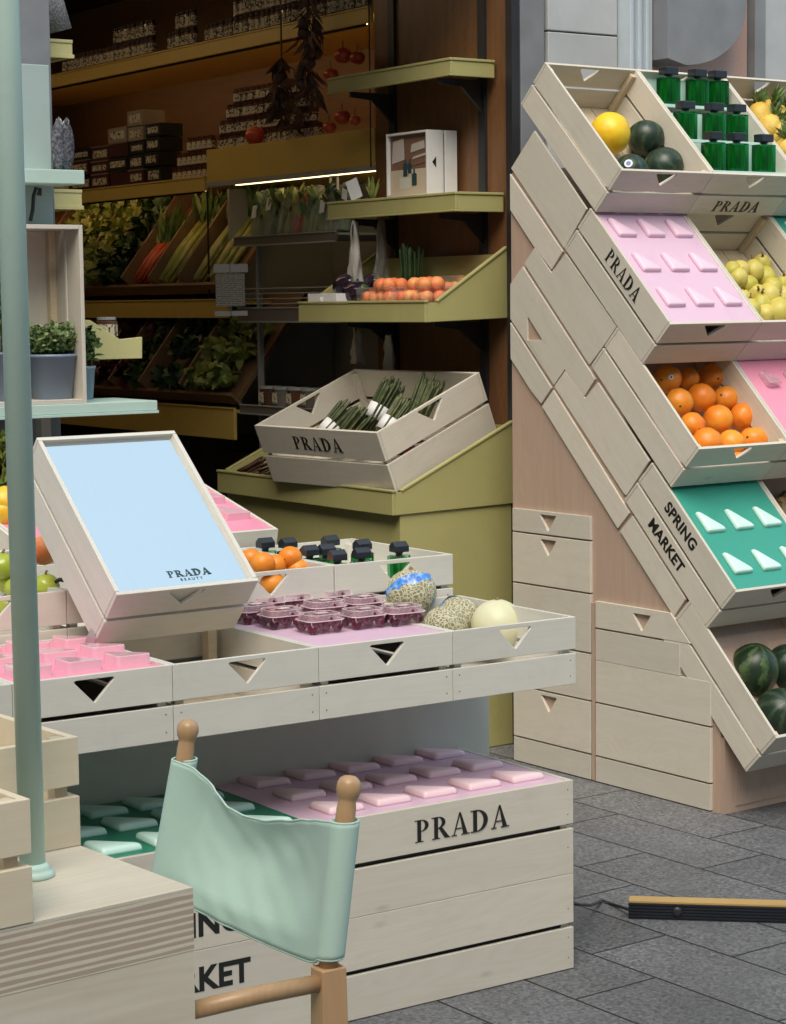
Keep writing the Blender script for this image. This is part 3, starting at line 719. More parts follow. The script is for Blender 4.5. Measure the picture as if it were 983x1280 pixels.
# ================================================================== FRUIT
def fruit(name, label, cat, M, r, mat, sq=(1, 1, 1), amp=.04, fr=2.2, rot=None, stem=None, group=None, shape=None, seg=28, ring=18, ribs=0):
    """own origin at its centre; M places it, rot turns it"""
    o = MB().ball((0, 0, 0), r, seg, ring, sq, amp, fr, random.randint(0, 99), ribs, shape=shape).build(name, mat, smooth=True, M=M @ (rot or Matrix.Identity(4)))
    tag(o, label, cat, group)
    if name == 'orange' and random.random() < .6:
        dc = (CAM-(M.translation)).normalized(); dl_ = (o.matrix_basis.to_3x3().inverted() @ (dc+Vector((random.uniform(-.6, .6), 0, random.uniform(-.5, .6)))).normalized()).normalized()
        MB().lathe([(0, -.001), (r*.10, -.0005), (r*.07, .0012), (0, .0016)], 7).build('stem_scar', LEAFD, o, M=T3(Vector((dl_.x*r*sq[0], dl_.y*r*sq[1], dl_.z*r*sq[2]))*.985) @ dl_.to_track_quat('Z', 'Y').to_matrix().to_4x4())
    if stem: MB().tube([(0, 0, r*sq[2]*.93), (0, .002, r*sq[2]*.93+stem*.6), (.003, .004, r*sq[2]*.93+stem)], [.006*r/.05, .004*r/.05, .005*r/.05], 8).build('stem', BREAD, o, smooth=True)
    return o
def rrot(): return Matrix.Rotation(random.uniform(0, 6.28), 4, 'X') @ Matrix.Rotation(random.uniform(0, 6.28), 4, 'Z')
def in_crate(i, j, px, py, h):
    """point h above the floor of a slanted crate on the sight line of a survey pixel"""
    Mi = DM(i, j); n = Vector((0, 0, 1)); p = at_plane(Mi, px, py, (0, 0, h), n); return Mi @ T3(p)
def onto(px, py, h, i, j): return T3(in_crate(i, j, px, py, h).translation)
# top left crate
fruit('yellow_melon', 'bright yellow melon in the top left slanted crate', 'melon', onto(763, 167, .085, 0, 0), .0685, YELLOW, (1, 1, 1.06), .03, rot=RX(.6))
fruit('small_watermelon', 'dark small watermelon behind, right of the yellow melon', 'watermelon', onto(808, 173, .075, 0, 0), .064, WMELON2, (1.02, 1.02, .95), .02, rot=RX(-.5) @ RY(.3), stem=.012)
fruit('small_watermelon', 'dark small watermelon nearest the front board of the top left crate', 'watermelon', onto(829, 208, .075, 0, 0), .067, WMELON2, (1.05, 1, .93), .02, rot=RX(.5) @ RY(-.5))
sw = fruit('small_watermelon', 'small watermelon with a white round sticker below the yellow melon', 'watermelon', onto(789, 213, .070, 0, 0), .058, WMELON2, (1, 1, .95), .02, rot=RX(.2))
stk = MB().lathe([(.0, 0), (.014, 0), (.014, .0006), (0, .0006)], 20); 
d_ = (CAM - sw.matrix_basis.translation).normalized(); dl = (sw.matrix_basis.to_3x3().inverted() @ (d_+Vector((-.15, 0, .45))).normalized()).normalized()
o = stk.build('sticker', PAPER, sw, M=T3(dl*.0572) @ dl.to_track_quat('Z', 'Y').to_matrix().to_4x4())
MB().lathe([(0, .0007), (.008, .0007), (.008, .001), (0, .001)], 16).build('sticker_mark', plain('blue_ink', (.12, .2, .5), .5), o)
# oranges
names_r = ['back', 'second', 'third', 'front']
og = [((835, 474), (861, 473), (891, 470)), ((849.5, 503), (877, 497), (907, 498)), ((866, 531), (898, 524), (929, 521)), ((884, 553), (914, 554), (942, 551))]
orr = [(17, 13.5, 17), (17, 17.5, 15.5), (15.5, 17.5, 17), (18, 16.5, 17)]
for a in range(4):
    for c in range(3):
        px, py = og[a][c]; rr = orr[a][c]/2642*8.2*1.0
        lab = '%s orange of the %s row in the slanted orange crate' % (('left', 'middle', 'right')[c], names_r[a])
        if (a, c) == (0, 0): lab = 'orange with a small white sticker at the back left of the orange crate'
        o = fruit('orange', lab, 'orange', onto(px, py, .085 if a else .08, 2, 0), rr*.90, ORANGE, (1, random.uniform(.95, 1), random.uniform(.92, .98)), .05, rot=rrot(), group='oranges in the slanted crate')
        if (a, c) == (0, 0):
            d_ = (CAM-o.matrix_basis.translation).normalized(); dl = (o.matrix_basis.to_3x3().inverted() @ (d_+Vector((.25, 0, .15))).normalized()).normalized()
            s_ = MB().lathe([(0, 0), (.0085, 0), (.0085, .0006), (0, .0006)], 16).build('sticker', PAPER, o, M=T3(dl*rr*.885) @ dl.to_track_quat('Z', 'Y').to_matrix().to_4x4())
            MB().lathe([(0, .0007), (.004, .0007), (.004, .001), (0, .001)], 12).build('sticker_mark', plain('purple_ink', (.2, .05, .3), .5), s_)
# second layer beneath for depth: spare oranges seen through the handle hole
for k, (x, y) in enumerate(((.10, .045), (.185, .045), (.27, .045))):
    tag(MB().ball((0, 0, 0), .040, amp=.02).build('orange', ORANGE, smooth=True, M=T3((DM(2, 0) @ Vector((x, y+.006, .052))))), 'orange lying under the others at the front of the orange crate', 'orange', 'lower oranges in the slanted crate')
# pears
pearsh = lambda z: 1.0 + .18*z if z > 0 else 1.0 - .03*z
pp = [(952, 330, 13), (942, 337, 13), (957, 349, 14), (922, 346, 13), (935, 357, 13), (966, 358, 12), (979, 356, 12), (926, 337, 12), (946, 368, 14), (962, 371, 15), (979, 370, 12), (939, 386, 12), (952, 382, 14), (975, 388, 16), (957, 393, 12), (916, 341, 12), (930, 372, 10)]
for k, (px, py, r_) in enumerate(pp):
    fruit('pear', 'yellow green pear lying in the heap right of the lilac panel', 'pear', onto(px, py, .075+.02*(k % 2), 1, 1), r_/2642*8.35*.95, PEAR, (.92, .92, 1.12), .05, rot=rrot(), shape=lambda z: 1-.22*max(0, z)**1.2+.32*max(0, z-.7), stem=.016, group='pears in the slanted crate')
# big watermelons
for k, (px, py, r_, lab) in enumerate(((942, 838, 31, 'striped watermelon standing out at the left of the lowest slanted crate'), (984, 836, 29, 'dark watermelon at the right picture edge of the lowest crate'), (975, 893, 31, 'dark green watermelon at the front corner of the lowest crate'))):
    fruit('watermelon', lab, 'watermelon', onto(px, py, .085, 4, 0), r_/2642*7.2, WMELON if k == 0 else WMELON2, (.95, .95, 1.05), .02, rot=RY(.2) @ RX(.3+.3*k))
# pineapples in (0,2)
def pineapple(M, label):
    o = thing('small_pineapple', label, 'pineapple', M, 'small pineapples')
    m_ = fruit_mat('pineapple_rind', (.62, .38, .05), (.75, .55, .12), 20, .6, 1.0, 55, .7)
    MB().ball((0, 0, 0), .045, 20, 14, (1, 1, 1.15), .08, 8, 3).build('fruit_body', m_, o, smooth=True)
    mb = MB()
    for k in range(26):
        a = random.uniform(0, 6.28); e = random.uniform(.3, 1.3)
        mb.leaf((0, 0, .045), (math.cos(a)*math.cos(e), math.sin(a)*math.cos(e), math.sin(e)), random.uniform(.04, .07), .012)
    mb.build('leaf_crown', LEAFG, o); return o
pg = [(950, 145), (972, 146), (985, 172), (962, 160), (983, 190), (958, 138), (975, 168)]
for k, (px, py) in enumerate(pg):
    pineapple(onto(px, py, .08, 0, 2) @ RX(.6*(k % 3)-.3) @ RY(.4*(k % 2)), 'small yellow pineapple with dark leaves in the crate at the right edge')
# brown roots in (3,1)
for k in range(14):
    p = DM(3, 1) @ Vector((.05+.3*random.random(), .05+.42*(k/14), .06+.03*(k % 2)))
    o = MB().ball((0, 0, 0), .034, 14, 10, (.8, .8, 1.6), .25, 3, k).build('brown_root', BREAD, smooth=True, M=T3(p) @ rrot()); tag(o, 'knobbly brown root in the crate right of the teal panel', 'root vegetable', 'brown roots')
# second lowest crate fill
for k in range(4):
    p = DM(4, 1) @ Vector((.11+.19*(k % 2), .13+.2*(k//2), .10)); o = MB().ball((0, 0, 0), .085, 24, 16, amp=.03).build('watermelon', WMELON2, smooth=True, M=T3(p) @ rrot()); tag(o, 'dark watermelon in the lowest crate beyond the right edge', 'watermelon', 'far watermelons')

# melons on the table (crate TC[0])
def tab(px, py, z): p = at(MT, px, py, z=z); return MT @ T3(p)
nm = fruit('netted_melon', 'netted round melon wrapped with a blue band, highest on the white crate', 'melon', T3(tab(514, 741, .872).translation), .0645, NETTED, (1, 1, .92), .01, ribs=0, stem=.006)
mb = MB(); n = 48; r_ = .0655
vs, fs = [], []
for k in range(n):
    a = 2*math.pi*k/n
    for zz in (-.014, .014):
        rr = (r_**2-zz**2)**.5*(1+.008*math.sin(a*9)); vs.append((rr*math.cos(a), rr*math.sin(a), zz*(.92+.25*math.sin(a*3))))
for k in range(n): a, b_ = 2*k, 2*((k+1) % n); fs.append((a, b_, b_+1, a+1))
mb.add(vs, fs)
def band_mat():
    m, nt, b = new_mat('blue_printed_film'); tc = node(nt, 'ShaderNodeTexCoord'); v = node(nt, 'ShaderNodeTexVoronoi', Scale=70.0); nt.links.new(tc.outputs['Object'], v.inputs['Vector'])
    nt.links.new(ramp(nt, v.outputs['Distance'], [(.12, (.55, .10, .30)), (.25, (.05, .20, .70)), (.6, (.10, .35, .85)), (.9, (.5, .6, .8))]), b.inputs['Base Color'])
    b.inputs['Roughness'].default_value = .25; bump(nt, b, v.outputs['Distance'], .5, .003); return m
BAND = band_mat()
mb.build('blue_band', BAND, nm, M=SC(1.01, 1.01, .94) @ RY(-.40) @ RX(-.42) @ T3((0, 0, .014)) @ SC(.985, .985, 1))
n2 = fruit('netted_melon', 'grey green netted melon right behind the front edge of the white crate', 'melon', T3(tab(557, 783, .800).translation), .056, NETTED, (1, 1, .9), .01, rot=RX(-.6), stem=.01)
n3 = fruit('netted_melon', 'netted melon with blue label tucked between the grey one and the cream melon', 'melon', T3(tab(573, 771, .812).translation), .056, NETTED, (1, 1, .9), .01, rot=RX(-.3))
mb2 = MB().add([tuple(Vector(p)*.93) for p in vs], fs); mb2.build('blue_band', BAND, n3, M=RX(1.2) @ RY(.5) @ SC(.92, .92, 1.0))
fruit('cream_melon', 'smooth cream white melon at the right end of the stand', 'melon', T3(tab(622, 782, .800).translation), .0665, CREAMSKIN, (1, 1, .98), .02, rot=RX(.05), stem=.005)
# berry boxes
bp = thing('berry_box', 'x', 'berry box', MT, 'clear boxes of dark berries')
bw, bd, bh = .093, .074, .043
tr = MB()
prof = [(.0, 0), (.004, bh*.62)]
def tapered(mb, s0, s1, z0, z1, cut=.012):
    def oct_(s, z): a, b_ = bw/2*s, bd/2*s; c = cut; return [(-a+c, -b_, z), (a-c, -b_, z), (a, -b_+c, z), (a, b_-c, z), (a-c, b_, z), (-a+c, b_, z), (-a, b_-c, z), (-a, -b_+c, z)]
    mb.add(oct_(s0, z0)+oct_(s1, z1), [tuple(range(8))[::-1]]+[(k, (k+1) % 8, (k+1) % 8+8, k+8) for k in range(8)]+[tuple(range(8, 16))])
tapered(tr, .90, 1.0, .001, bh*.66); tr.build('tray', PINKPL, bp, bevel=.001)
tr = MB(); tapered(tr, 1.06, 1.06, bh*.67, bh*.73); tapered(tr, .98, .92, bh*.735, bh); tr.build('lid', PINKLID, bp, bevel=.001)
def octring(s, z, wd_=.0025, h_=.002):
    def oct_(s, k): a, b_ = bw/2*s-k, bd/2*s-k; c = .012; return [(-a+c, -b_), (a-c, -b_), (a, -b_+c), (a, b_-c), (a-c, b_), (-a+c, b_), (-a, b_-c), (-a, -b_+c)]
    return MB().plate(oct_(s, 0), [oct_(s, wd_)], h_, M=T3((0, 0, z)))
octring(1.07, bh*.68, .0035, .0022).build('rim', PINKRIM, bp)
octring(.93, bh-.0002, .0022, .0014).build('lid_edge', PINKRIM, bp)
for sx_ in (-1, 1):
    for sy_ in (-1, 1): MB().tube([(sx_*(bw/2*.91-.006), sy_*(bd/2*.91-.006), .002), (sx_*(bw/2*.99-.006), sy_*(bd/2*.99-.006), bh*.66)], .0016, 6).build('corner_rib', PINKRIM, bp)
MB().box(-.012, .018, -.013, .009, bh+.0012, bh+.0018).build('price_label', PINKRIM, bp)
bb = MB().ball((0, 0, 0), .0125, 10, 7, amp=.15, fr=5).build('berry', BERRY, bp, smooth=True, M=T3((-.033, -.025, .014)))
for k in range(1, 17):
    c = bb.copy(); col.objects.link(c); c.parent = bp; c.matrix_basis = T3((-.033+.0215*(k % 4), -.025+.017*(k//4), .014+.009*(k % 3))) @ rrot()
blab = ['front left berry box on the lilac crate top', 'front middle berry box on the lilac crate top', 'front right berry box touching the melon crate',
 'left berry box of the second row, under the mirror corner', 'middle berry box of the second row', 'right berry box of the second row below the blue banded melon',
 'leftmost berry box of the back row partly under the mirror crate', 'middle berry box of the back row', 'right berry box of the back row', 'farthest berry box, tucked behind the back row']
bpos = [(400, 779), (454, 773), (502, 769), (352, 773), (405, 762), (454, 757), (318, 767), (364, 753), (414, 748), (330, 757)]
for k, (px, py) in enumerate(bpos):
    p = at(MT, px, py, z=.8526+.018); Mx = MT @ T3((p.x, p.y, .8526-.0025)) @ RZ(random.uniform(-.06, .06))
    if k == 0: bp.matrix_basis = Mx; bp['label'] = blab[0]; _kc[bp.name] = kids(bp)
    else: dup(bp, Mx, blab[k])

# ------------------------------------------------------------------ bottles
def bottle(label, M, group, cap_tilt=0, glass=None, s=1.0, capshape='flat'):
    o = thing('glass_bottle', label, 'bottle', M, group); w_, d_, h_ = .066*s, .042*s, .076*s
    g_ = glass or GLASS_G
    oct_ = [(-w_/2+.008, -d_/2), (w_/2-.008, -d_/2), (w_/2, -d_/2+.008), (w_/2, d_/2-.008), (w_/2-.008, d_/2), (-w_/2+.008, d_/2), (-w_/2, d_/2-.008), (-w_/2, -d_/2+.008)]
    MB().plate(oct_, t=h_, M=T3((0, 0, .001))).build('glass_body', g_, o, bevel=.003)
    MB().plate([(a*.62, b_*.62) for a, b_ in oct_], t=h_-.014, M=T3((0, 0, .009))).build('liquid', liquid_glints, o)
    MB().lathe([(.010*s, h_+.001), (.010*s, h_+.006), (.012*s, h_+.007), (.012*s, h_+.010)], 14).build('neck', CAP, o)
    if capshape == 'flat': MB().box(-.0245*s, .0245*s, -.016*s, .016*s, h_+.010, h_+.030*s).build('cap', CAP, o, bevel=.003)
    else: MB().plate([(-.018*s, 0), (.018*s, 0), (.018*s, .017*s), (.0, .030*s), (-.018*s, .017*s)], t=.046*s, fn=lambda a, b_, c: (c-.023*s, a, h_+.010+b_)).build('cap', CAP, o, bevel=.0015)
    return o
liquid_glints, nt_, b = new_mat('green_liquid_glints'); b.inputs['Roughness'].default_value = .15
tc_ = node(nt_, 'ShaderNodeTexCoord'); n_ = node(nt_, 'ShaderNodeTexNoise', Scale=1.0, Detail=3.0); mp_ = node(nt_, 'ShaderNodeMapping'); mp_.inputs['Scale'].default_value = (75, 75, 9); nt_.links.new(tc_.outputs['Object'], mp_.inputs[0]); nt_.links.new(mp_.outputs[0], n_.inputs['Vector'])
nt_.links.new(ramp(nt_, n_.outputs['Fac'], [(.35, (.012, .13, .025)), (.68, (.13, .48, .11))]), b.inputs['Base Color'])  # lighter upright streaks in the colour stand in for highlights of the glass
# three tiers standing upright in crate (0,1)
steps = thing('bottle_steps', 'pale mint stepped rack under the green bottles in the top crate', 'rack', MD)
tiers = [(215.5, ((927.5, 0), (892, 0), (956, 0)), ((892, 213), (921, 215), (955, 216))), (0, (), ((857, 175), (893, 176), (921, 178))), (0, (), ((836, 132), (872, 133), (897, 135)))]
tl = ['front', 'middle', 'rear']; cl = ['left', 'centre', 'right']
for a, (_, _, pts_) in enumerate(tiers):
    # depth of each tier inside the crate: standing points on a vertical plane
    vv = (-.50, -.37, -.235)[a]
    q = [at(MD, px, py, v=vv) for px, py in pts_]; zz = sum(p.z for p in q)/3
    MB().box(DW+.014, 2*DW-.014, vv-.045, vv+.075, zz-.012, zz-.001).build('step_board', MINT_PAD, steps, bevel=.001)
    MB().box(DW+.014, 2*DW-.014, vv+.055, vv+.060, zz, zz+.095).build('riser_board', MINT_PAD, steps)
    for c, p in enumerate(q):
        bottle('%s green bottle on the %s step of the bottle crate' % (cl[c], tl[a]), MD @ T3((p.x, vv, zz)), 'green bottles on steps', s=1.22)
# bottles with house shaped caps in the second row table crate
for k, (px, py, lab) in enumerate(((331, 679, 'pale green bottle alone behind the oranges'), (360, 679, 'rear left bottle with black cap among the capped bottles'), (358, 691, 'bottle just in front of the rear left one'),
        (413, 676, 'rear middle bottle with black cap'), (408, 687, 'bottle second from the rear in the middle column'), (411, 698, 'front middle bottle with black cap'),
        (453, 681, 'rear right bottle of the close group'), (455, 692, 'front right bottle of the close group'), (499, 684, 'bottle standing apart at the right end of its crate'))):
    p = at(MT, px, py, z=.974)
    bottle(lab, MT @ T3((min(max(p.x, -.318), -.04), min(max(p.y, .532), .925), .884)) @ RZ(random.uniform(-.1, .1)), 'bottles in the second row crate', glass=GLASS_L, s=.90, capshape='house')
# oranges of the second row crate
for k, (px, py, z, r_, lab) in enumerate(((329, 705, .955, .031, 'orange at the crate rim nearest the mirror corner'), (363, 697, .965, .030, 'topmost orange leaning on the crate divider'), (345, 706, .950, .026, 'orange in the middle of the heap beside the mirror'),
        (341, 731, .900, .033, 'orange seen through the triangle handle of the crate'), (314, 699, .95, .028, 'orange half hidden behind the mirror frame'), (372, 712, .935, .028, 'low orange at the front right of the heap'))):
    p = at(MT, px, py, z=z); fruit('orange', lab, 'orange', T3(MT @ Vector((p.x, max(p.y, .535), z))), r_, ORANGE, (1, 1, .95), .02, rot=rrot(), group='oranges behind the mirror')
# apples of the left crate
for k, (px, py, z, r_, lab) in enumerate(((8, 722, .96, .037, 'large green apple left of the mint pole, lowest in the picture edge'), (4, 708, .99, .034, 'green apple on top of the pile at the picture edge'), (58, 733, .955, .031, 'green apple just right of the mint pole'), (20, 735, .94, .028, 'green apple half hidden by the mint pole'), (30, 733, .955, .03, 'green apple behind the mint pole'), (10, 757, .89, .03, 'green apple seen through the triangle handle'))):
    p = at(MT, px, py, z=z); fruit('green_apple', lab, 'apple', T3(MT @ Vector((p.x, max(p.y, .54), z))), r_, APPLE, (1, 1, .93), .04, rot=RX(random.uniform(-.5, .5)), stem=.01, group='green apples')
p = at(MT, 80, 731, z=.96); o = MB().tube([(-.03, 0, 0), (-.01, 0, .012), (.02, 0, .008), (.035, 0, -.005)], [.004, .005, .006, .003], 8).build('dark_stalk', BLACK, smooth=True, M=T3(MT @ p)); tag(o, 'curled dark stalk lying beside the green apple', 'stalk')
p = at(MT, 55, 688, z=1.02); fruit('peach', 'red peach in the rear crate, between pole and mirror', 'peach', T3(MT @ p), .035, PEACH)
for k, (px, py, lab) in enumerate(((6, 628, 'large yellow lemon at the left edge of the lemon crate'), (3, 640, 'yellow lemon lowest in the lemon crate'), (8, 686, 'lemon lying low near the green apples'))):
    p = at(MT, px, py, v=1.2); fruit('lemon', lab, 'lemon', T3(MT @ p), .042 if k < 2 else .028, LEMON, (1, 1, 1.15), .05, rot=RX(1.2), group='lemons')
for k, (px, py) in enumerate(((2, 570), (6, 578), (3, 590))):
    p = at(MT, px, py, v=1.55); o = MB()
    for q in range(40):
        a = random.uniform(0, 6.28); e = random.uniform(-.6, 1.3); dd = Vector((math.cos(a)*math.cos(e), math.sin(a)*math.cos(e), math.sin(e))); o.leaf(dd*.02, dd+Vector((0, 0, .3)), .05, .05, .6)
    o = o.build('cabbage', LEAFY, M=T3(MT @ p), smooth=True); tag(o, 'leafy green cabbage at the left picture edge above the lemons', 'cabbage', 'cabbages')

# ================================================================== FOREGROUND PLINTH, POLE AND CRATES
def ply_mat():
    m, nt, b = new_mat('plywood_edge'); tc = node(nt, 'ShaderNodeTexCoord'); sx = node(nt, 'ShaderNodeSeparateXYZ'); nt.links.new(tc.outputs['Object'], sx.inputs[0])
    n = node(nt, 'ShaderNodeTexNoise', Scale=2.0, Detail=3.0); mp = node(nt, 'ShaderNodeMapping'); mp.inputs['Scale'].default_value = (3, 3, 60); nt.links.new(tc.outputs['Object'], mp.inputs[0]); nt.links.new(mp.outputs[0], n.inputs['Vector'])
    a = mathn(nt, 'SINE', mathn(nt, 'ADD', mathn(nt, 'MULTIPLY', sx.outputs[2], 640.0), mathn(nt, 'MULTIPLY', n.outputs['Fac'], 5.0)))
    c = ramp(nt, a, [(.0, (.44, .35, .27)), (.22, (.56, .48, .38)), (.4, (.67, .61, .49)), (1, (.70, .64, .52))])
    nf = node(nt, 'ShaderNodeTexNoise', Scale=240.0, Detail=3.0); nt.links.new(tc.outputs['Object'], nf.inputs['Vector'])
    nt.links.new(mixc(nt, mathn(nt, 'MULTIPLY', nf.outputs['Fac'], .3), c, (.40, .32, .24)), b.inputs['Base Color']); b.inputs['Roughness'].default_value = .7; bump(nt, b, nf.outputs['Fac'], .3, .001)
    return m
PLY = ply_mat()
pl = thing('plywood_plinth', 'chunky plywood plinth with layered edge in the lower left foreground', 'plinth', MG)
ZT = .83
CR_Y = wood('cream_plywood_sheet', (.68, .63, .52), (.50, .42, .30), grain=.55, knots=.0, scale=.8)
MB().box(-1.2, 0, 0, .80, ZT-.004, ZT).build('top_sheet', CR_Y, pl)
MB().box(-1.2, 0, 0, .80, .745, ZT-.0042).build('layered_edge', PLY, pl)
MB().box(-1.2, -.0005, .0005, .80, 0, .7445).build('side_panel', CR_Y, pl)
def fcrate(label, x0, y0, x1, y1, z0, hs=(.072, .084), th=.015, inner=True):
    o = thing('slatted_crate', label, 'crate', MG @ T3((x0, y0, z0))); W, L = x1-x0, y1-y0; z = 0
    for k, h in enumerate((.072, .070)):
        for y in (0, L-.012): MB().box(0, W, y, y+.012, z, z+h).build('front_board' if y == 0 else 'rear_board', CREAM, o, bevel=.0012)
        for x in (0, W-.012): MB().box(x, x+.012, .0125, L-.0125, z, z+h).build('side_board', CREAM, o, bevel=.0012)
        z += h+.016
    for x in (.013, W-.033):
        for y in (.013, L-.033): MB().box(x, x+.02, y, y+.02, .001, .156).build('corner_post', RAW, o)
    for (x, zz) in ((W-.004, .02), (W-.004, .05), (W-.004, .105), (W-.004, .14)):
        pass
    MB().box(.0125, W-.0125, .0125, L-.0125, .001, .008).build('floor_slat', CREAM, o)
    return o
fcrate('cream slatted crate standing on the plinth behind the mint pole', -.52, .289, .001, .62, ZT+.0005)
fcrate('cream slatted crate with thick plywood corner, nearest at the left edge', -.70, -.0015, -.2395, .24, ZT+.0005)
o = thing('mint_pole', 'slim mint painted pole rising from the plywood plinth', 'pole')
p = at(MG, 41, 1096, z=ZT); bpz = MG @ p
# the pole leans a touch, as in the street
top = Vector((bpz.x-.004, bpz.y, 3.2))
o.matrix_basis = T3(bpz)
MB().tube([(0, 0, .001), (top.x-bpz.x, top.y-bpz.y, 3.2-bpz.z)], .0178, 28).build('shaft', MINT, o, smooth=True)
MB().lathe([(.0, .0005), (.029, .0005), (.030, .004), (.027, .009), (.024, .011), (.0245, .014), (.021, .018), (.0185, .020)], 32).build('base_flange', MINT, o, smooth=True)

# ================================================================== DIRECTOR CHAIR
ch = thing('director_chair', 'folding beech director chair with mint canvas back, seen from behind', 'chair')
KR, KL = Vector((-.0665, 2.901, .924)), Vector((-.331, 3.315, .924))
wd = (KL-KR); perp = Vector((.84, .54, 0)); lean = perp*-.15
def post(P, big):
    d = (lean+Vector((0, 0, -1))).normalized(); q = Vector((0, 0, 1)).rotation_difference(-d).to_matrix().to_4x4()
    s = 1.0
    MB().lathe([(0, -.30), (.0135, -.30), (.0138, -.030), (.0125, -.0195), (.0130, -.0155), (.0155, -.011), (.0172, -.004), (.0175, .001), (.0165, .0075), (.0135, .0128), (.0085, .0162), (0, .0178)], 24, M=T3(P) @ q).build('back_post', BEECH, ch, smooth=True)
    B = P+d*.252
    Mx = T3(B) @ RZ(math.atan2(wd.y, wd.x))
    MB().add([(-.017, -.020, 0), (.017, -.020, 0), (.017, .020, 0), (-.017, .020, 0), (-.024, -.022, -.30), (.024, -.022, -.30), (.024, .022, -.30), (-.024, .022, -.30)],
             [(0, 1, 2, 3), (7, 6, 5, 4), (0, 4, 5, 1), (1, 5, 6, 2), (2, 6, 7, 3), (3, 7, 4, 0)], Mx).build('leg_block', BEECH, ch, bevel=.003)
    return B
BR, BL = post(KR, 1), post(KL, 0)
for B in (BR, BL):
    a = B+Vector((0, 0, -.022))-perp*.0; b2 = a-perp*.215
    MB().tube([a, a*.5+b2*.5+Vector((0, 0, .002)), b2], [.0125, .013, .0125], 16).build('arm_rail', BEECH, ch, smooth=True)
    for f_ in (0, 1):
        c = (a if f_ else b2)
        MB().tube([c+Vector((0, 0, -.26)), Vector((c.x, c.y, .02))-perp*(.03 if f_ else -.03)], [.015, .013], 12).build('leg', BEECH, ch, smooth=True)
for f_ in (0, 1):   # crossed struts under the seat
    a = BR-perp*(.05+.3*f_); b2 = BL-perp*(.05+.3*f_)
    MB().tube([Vector((a.x, a.y, .06)), Vector((b2.x, b2.y, .44))], .011, 10).build('cross_strut', BEECH, ch, smooth=True)
    MB().tube([Vector((b2.x, b2.y, .06)), Vector((a.x, a.y, .44))-perp*.025], .011, 10).build('cross_strut', BEECH, ch, smooth=True)
mb = MB(); nx, ny = 16, 10; vs = []
for j in range(ny+1):
    for i in range(nx+1):
        s, t = i/nx, j/ny; p = BR.lerp(BL, s); q = p-perp*(.03+.36*t); vs.append(Vector((q.x, q.y, .455-.03*math.sin(math.pi*s)-.005*math.sin(math.pi*t))))
mb.add(vs, [(j*(nx+1)+i, j*(nx+1)+i+1, (j+1)*(nx+1)+i+1, (j+1)*(nx+1)+i) for j in range(ny) for i in range(nx)])
so_ = mb.build('seat_cloth', CANVAS, ch, smooth=True); so_.modifiers.new('th', 'SOLIDIFY').thickness = .003
# canvas back: loops round both posts
nx, ny = 84, 26; vs, uv = [], []
wn = wd.normalized(); H_ = .192
path = []
rad = .0172
for k in range(7): a = math.pi*(1-k/6)*1.0; path.append((0, (-rad*math.sin(a)*1.0, rad*math.cos(a))))      # round right post, inner to outer
S_ = []
def colpt(s):   # s 0..1 over the length incl. the sleeves; returns (along wn, along perp), t
    Lw = wd.length
    if s < .12:
        a = (1-s/.12)*R(300); return (-rad*1.15*math.sin(a), -rad*1.15*math.cos(a)), 0.0
    if s > .88:
        a = (s-.88)/.12*R(300); return (Lw+rad*1.15*math.sin(a), -rad*1.15*math.cos(a)), 1.0
    t = (s-.12)/.76; return (t*Lw, -rad*1.15), t
dwn = (lean+Vector((0, 0, -1))).normalized()
for j in range(ny+1):
    v_ = j/ny
    for i in range(nx+1):
        s = i/nx; (a, c), t = colpt(s); par = 4*t*(1-t)
        TB = ((0, 0), (.10, .008), (.2, .018), (.34, .034), (.50, .050), (.62, .054), (.70, .050), (.77, .033), (.84, .012), (.90, .003), (1, 0)); q = 0
        for (ta, sa), (tb_, sb_) in zip(TB, TB[1:]):
            if ta <= t <= tb_: x = (t-ta)/(tb_-ta); x = x*x*(3-2*x)*.5+x*.5; q = sa+(sb_-sa)*x
        sag = q*(1-v_)**1.3 + .021*par**.45*v_
        bulge = (.035*math.sin(math.pi*min(1, .15+v_))+.012)*par
        fold = .004*math.exp(-((t-.93)/.03)**2)*(1-v_)
        topdrop = .047
        p = KR + wn*a + perp*(c+bulge*.8) + dwn*(topdrop+.012*t*0+v_*H_) + Vector((0, 0, -sag))
        p.x -= .012*v_*t*t
        p += perp*(.002*noise.noise(Vector((t*11+v_*5, v_*4, 2)))+.003*noise.noise(Vector((t*4-v_*2, v_*1.5, 7)))+.005*math.exp(-((t-.80-.12*v_)/.02)**2))*(par+.1)
        vs.append(p); uv.append((t*.47, v_*.2))
mb = MB().add(vs, [(j*(nx+1)+i, (j+1)*(nx+1)+i, (j+1)*(nx+1)+i+1, j*(nx+1)+i+1) for j in range(ny) for i in range(nx)])
cb = mb.build('back_cloth', CANVAS, ch, smooth=True)
ul = cb.data.uv_layers.new(name='UVMap')
for l in cb.data.loops: ul.data[l.index].uv = uv[l.vertex_index]
md = cb.modifiers.new('th', 'SOLIDIFY'); md.thickness = .003; md.offset = 0
# hems and seams as stitched edges
for v_ in (0.0, 1.0):
    j = int(v_*ny); pts_ = [vs[j*(nx+1)+i] for i in range(0, nx+1)]
    MB().tube(pts_, .0019, 8).build('hem', CANVAS, ch, smooth=True)
for t in (.165, .835):
    i = int(t*nx); MB().tube([vs[j*(nx+1)+i]+perp*-.0 for j in range(ny+1)], .0016, 6).build('seam', CANVAS, ch, smooth=True)

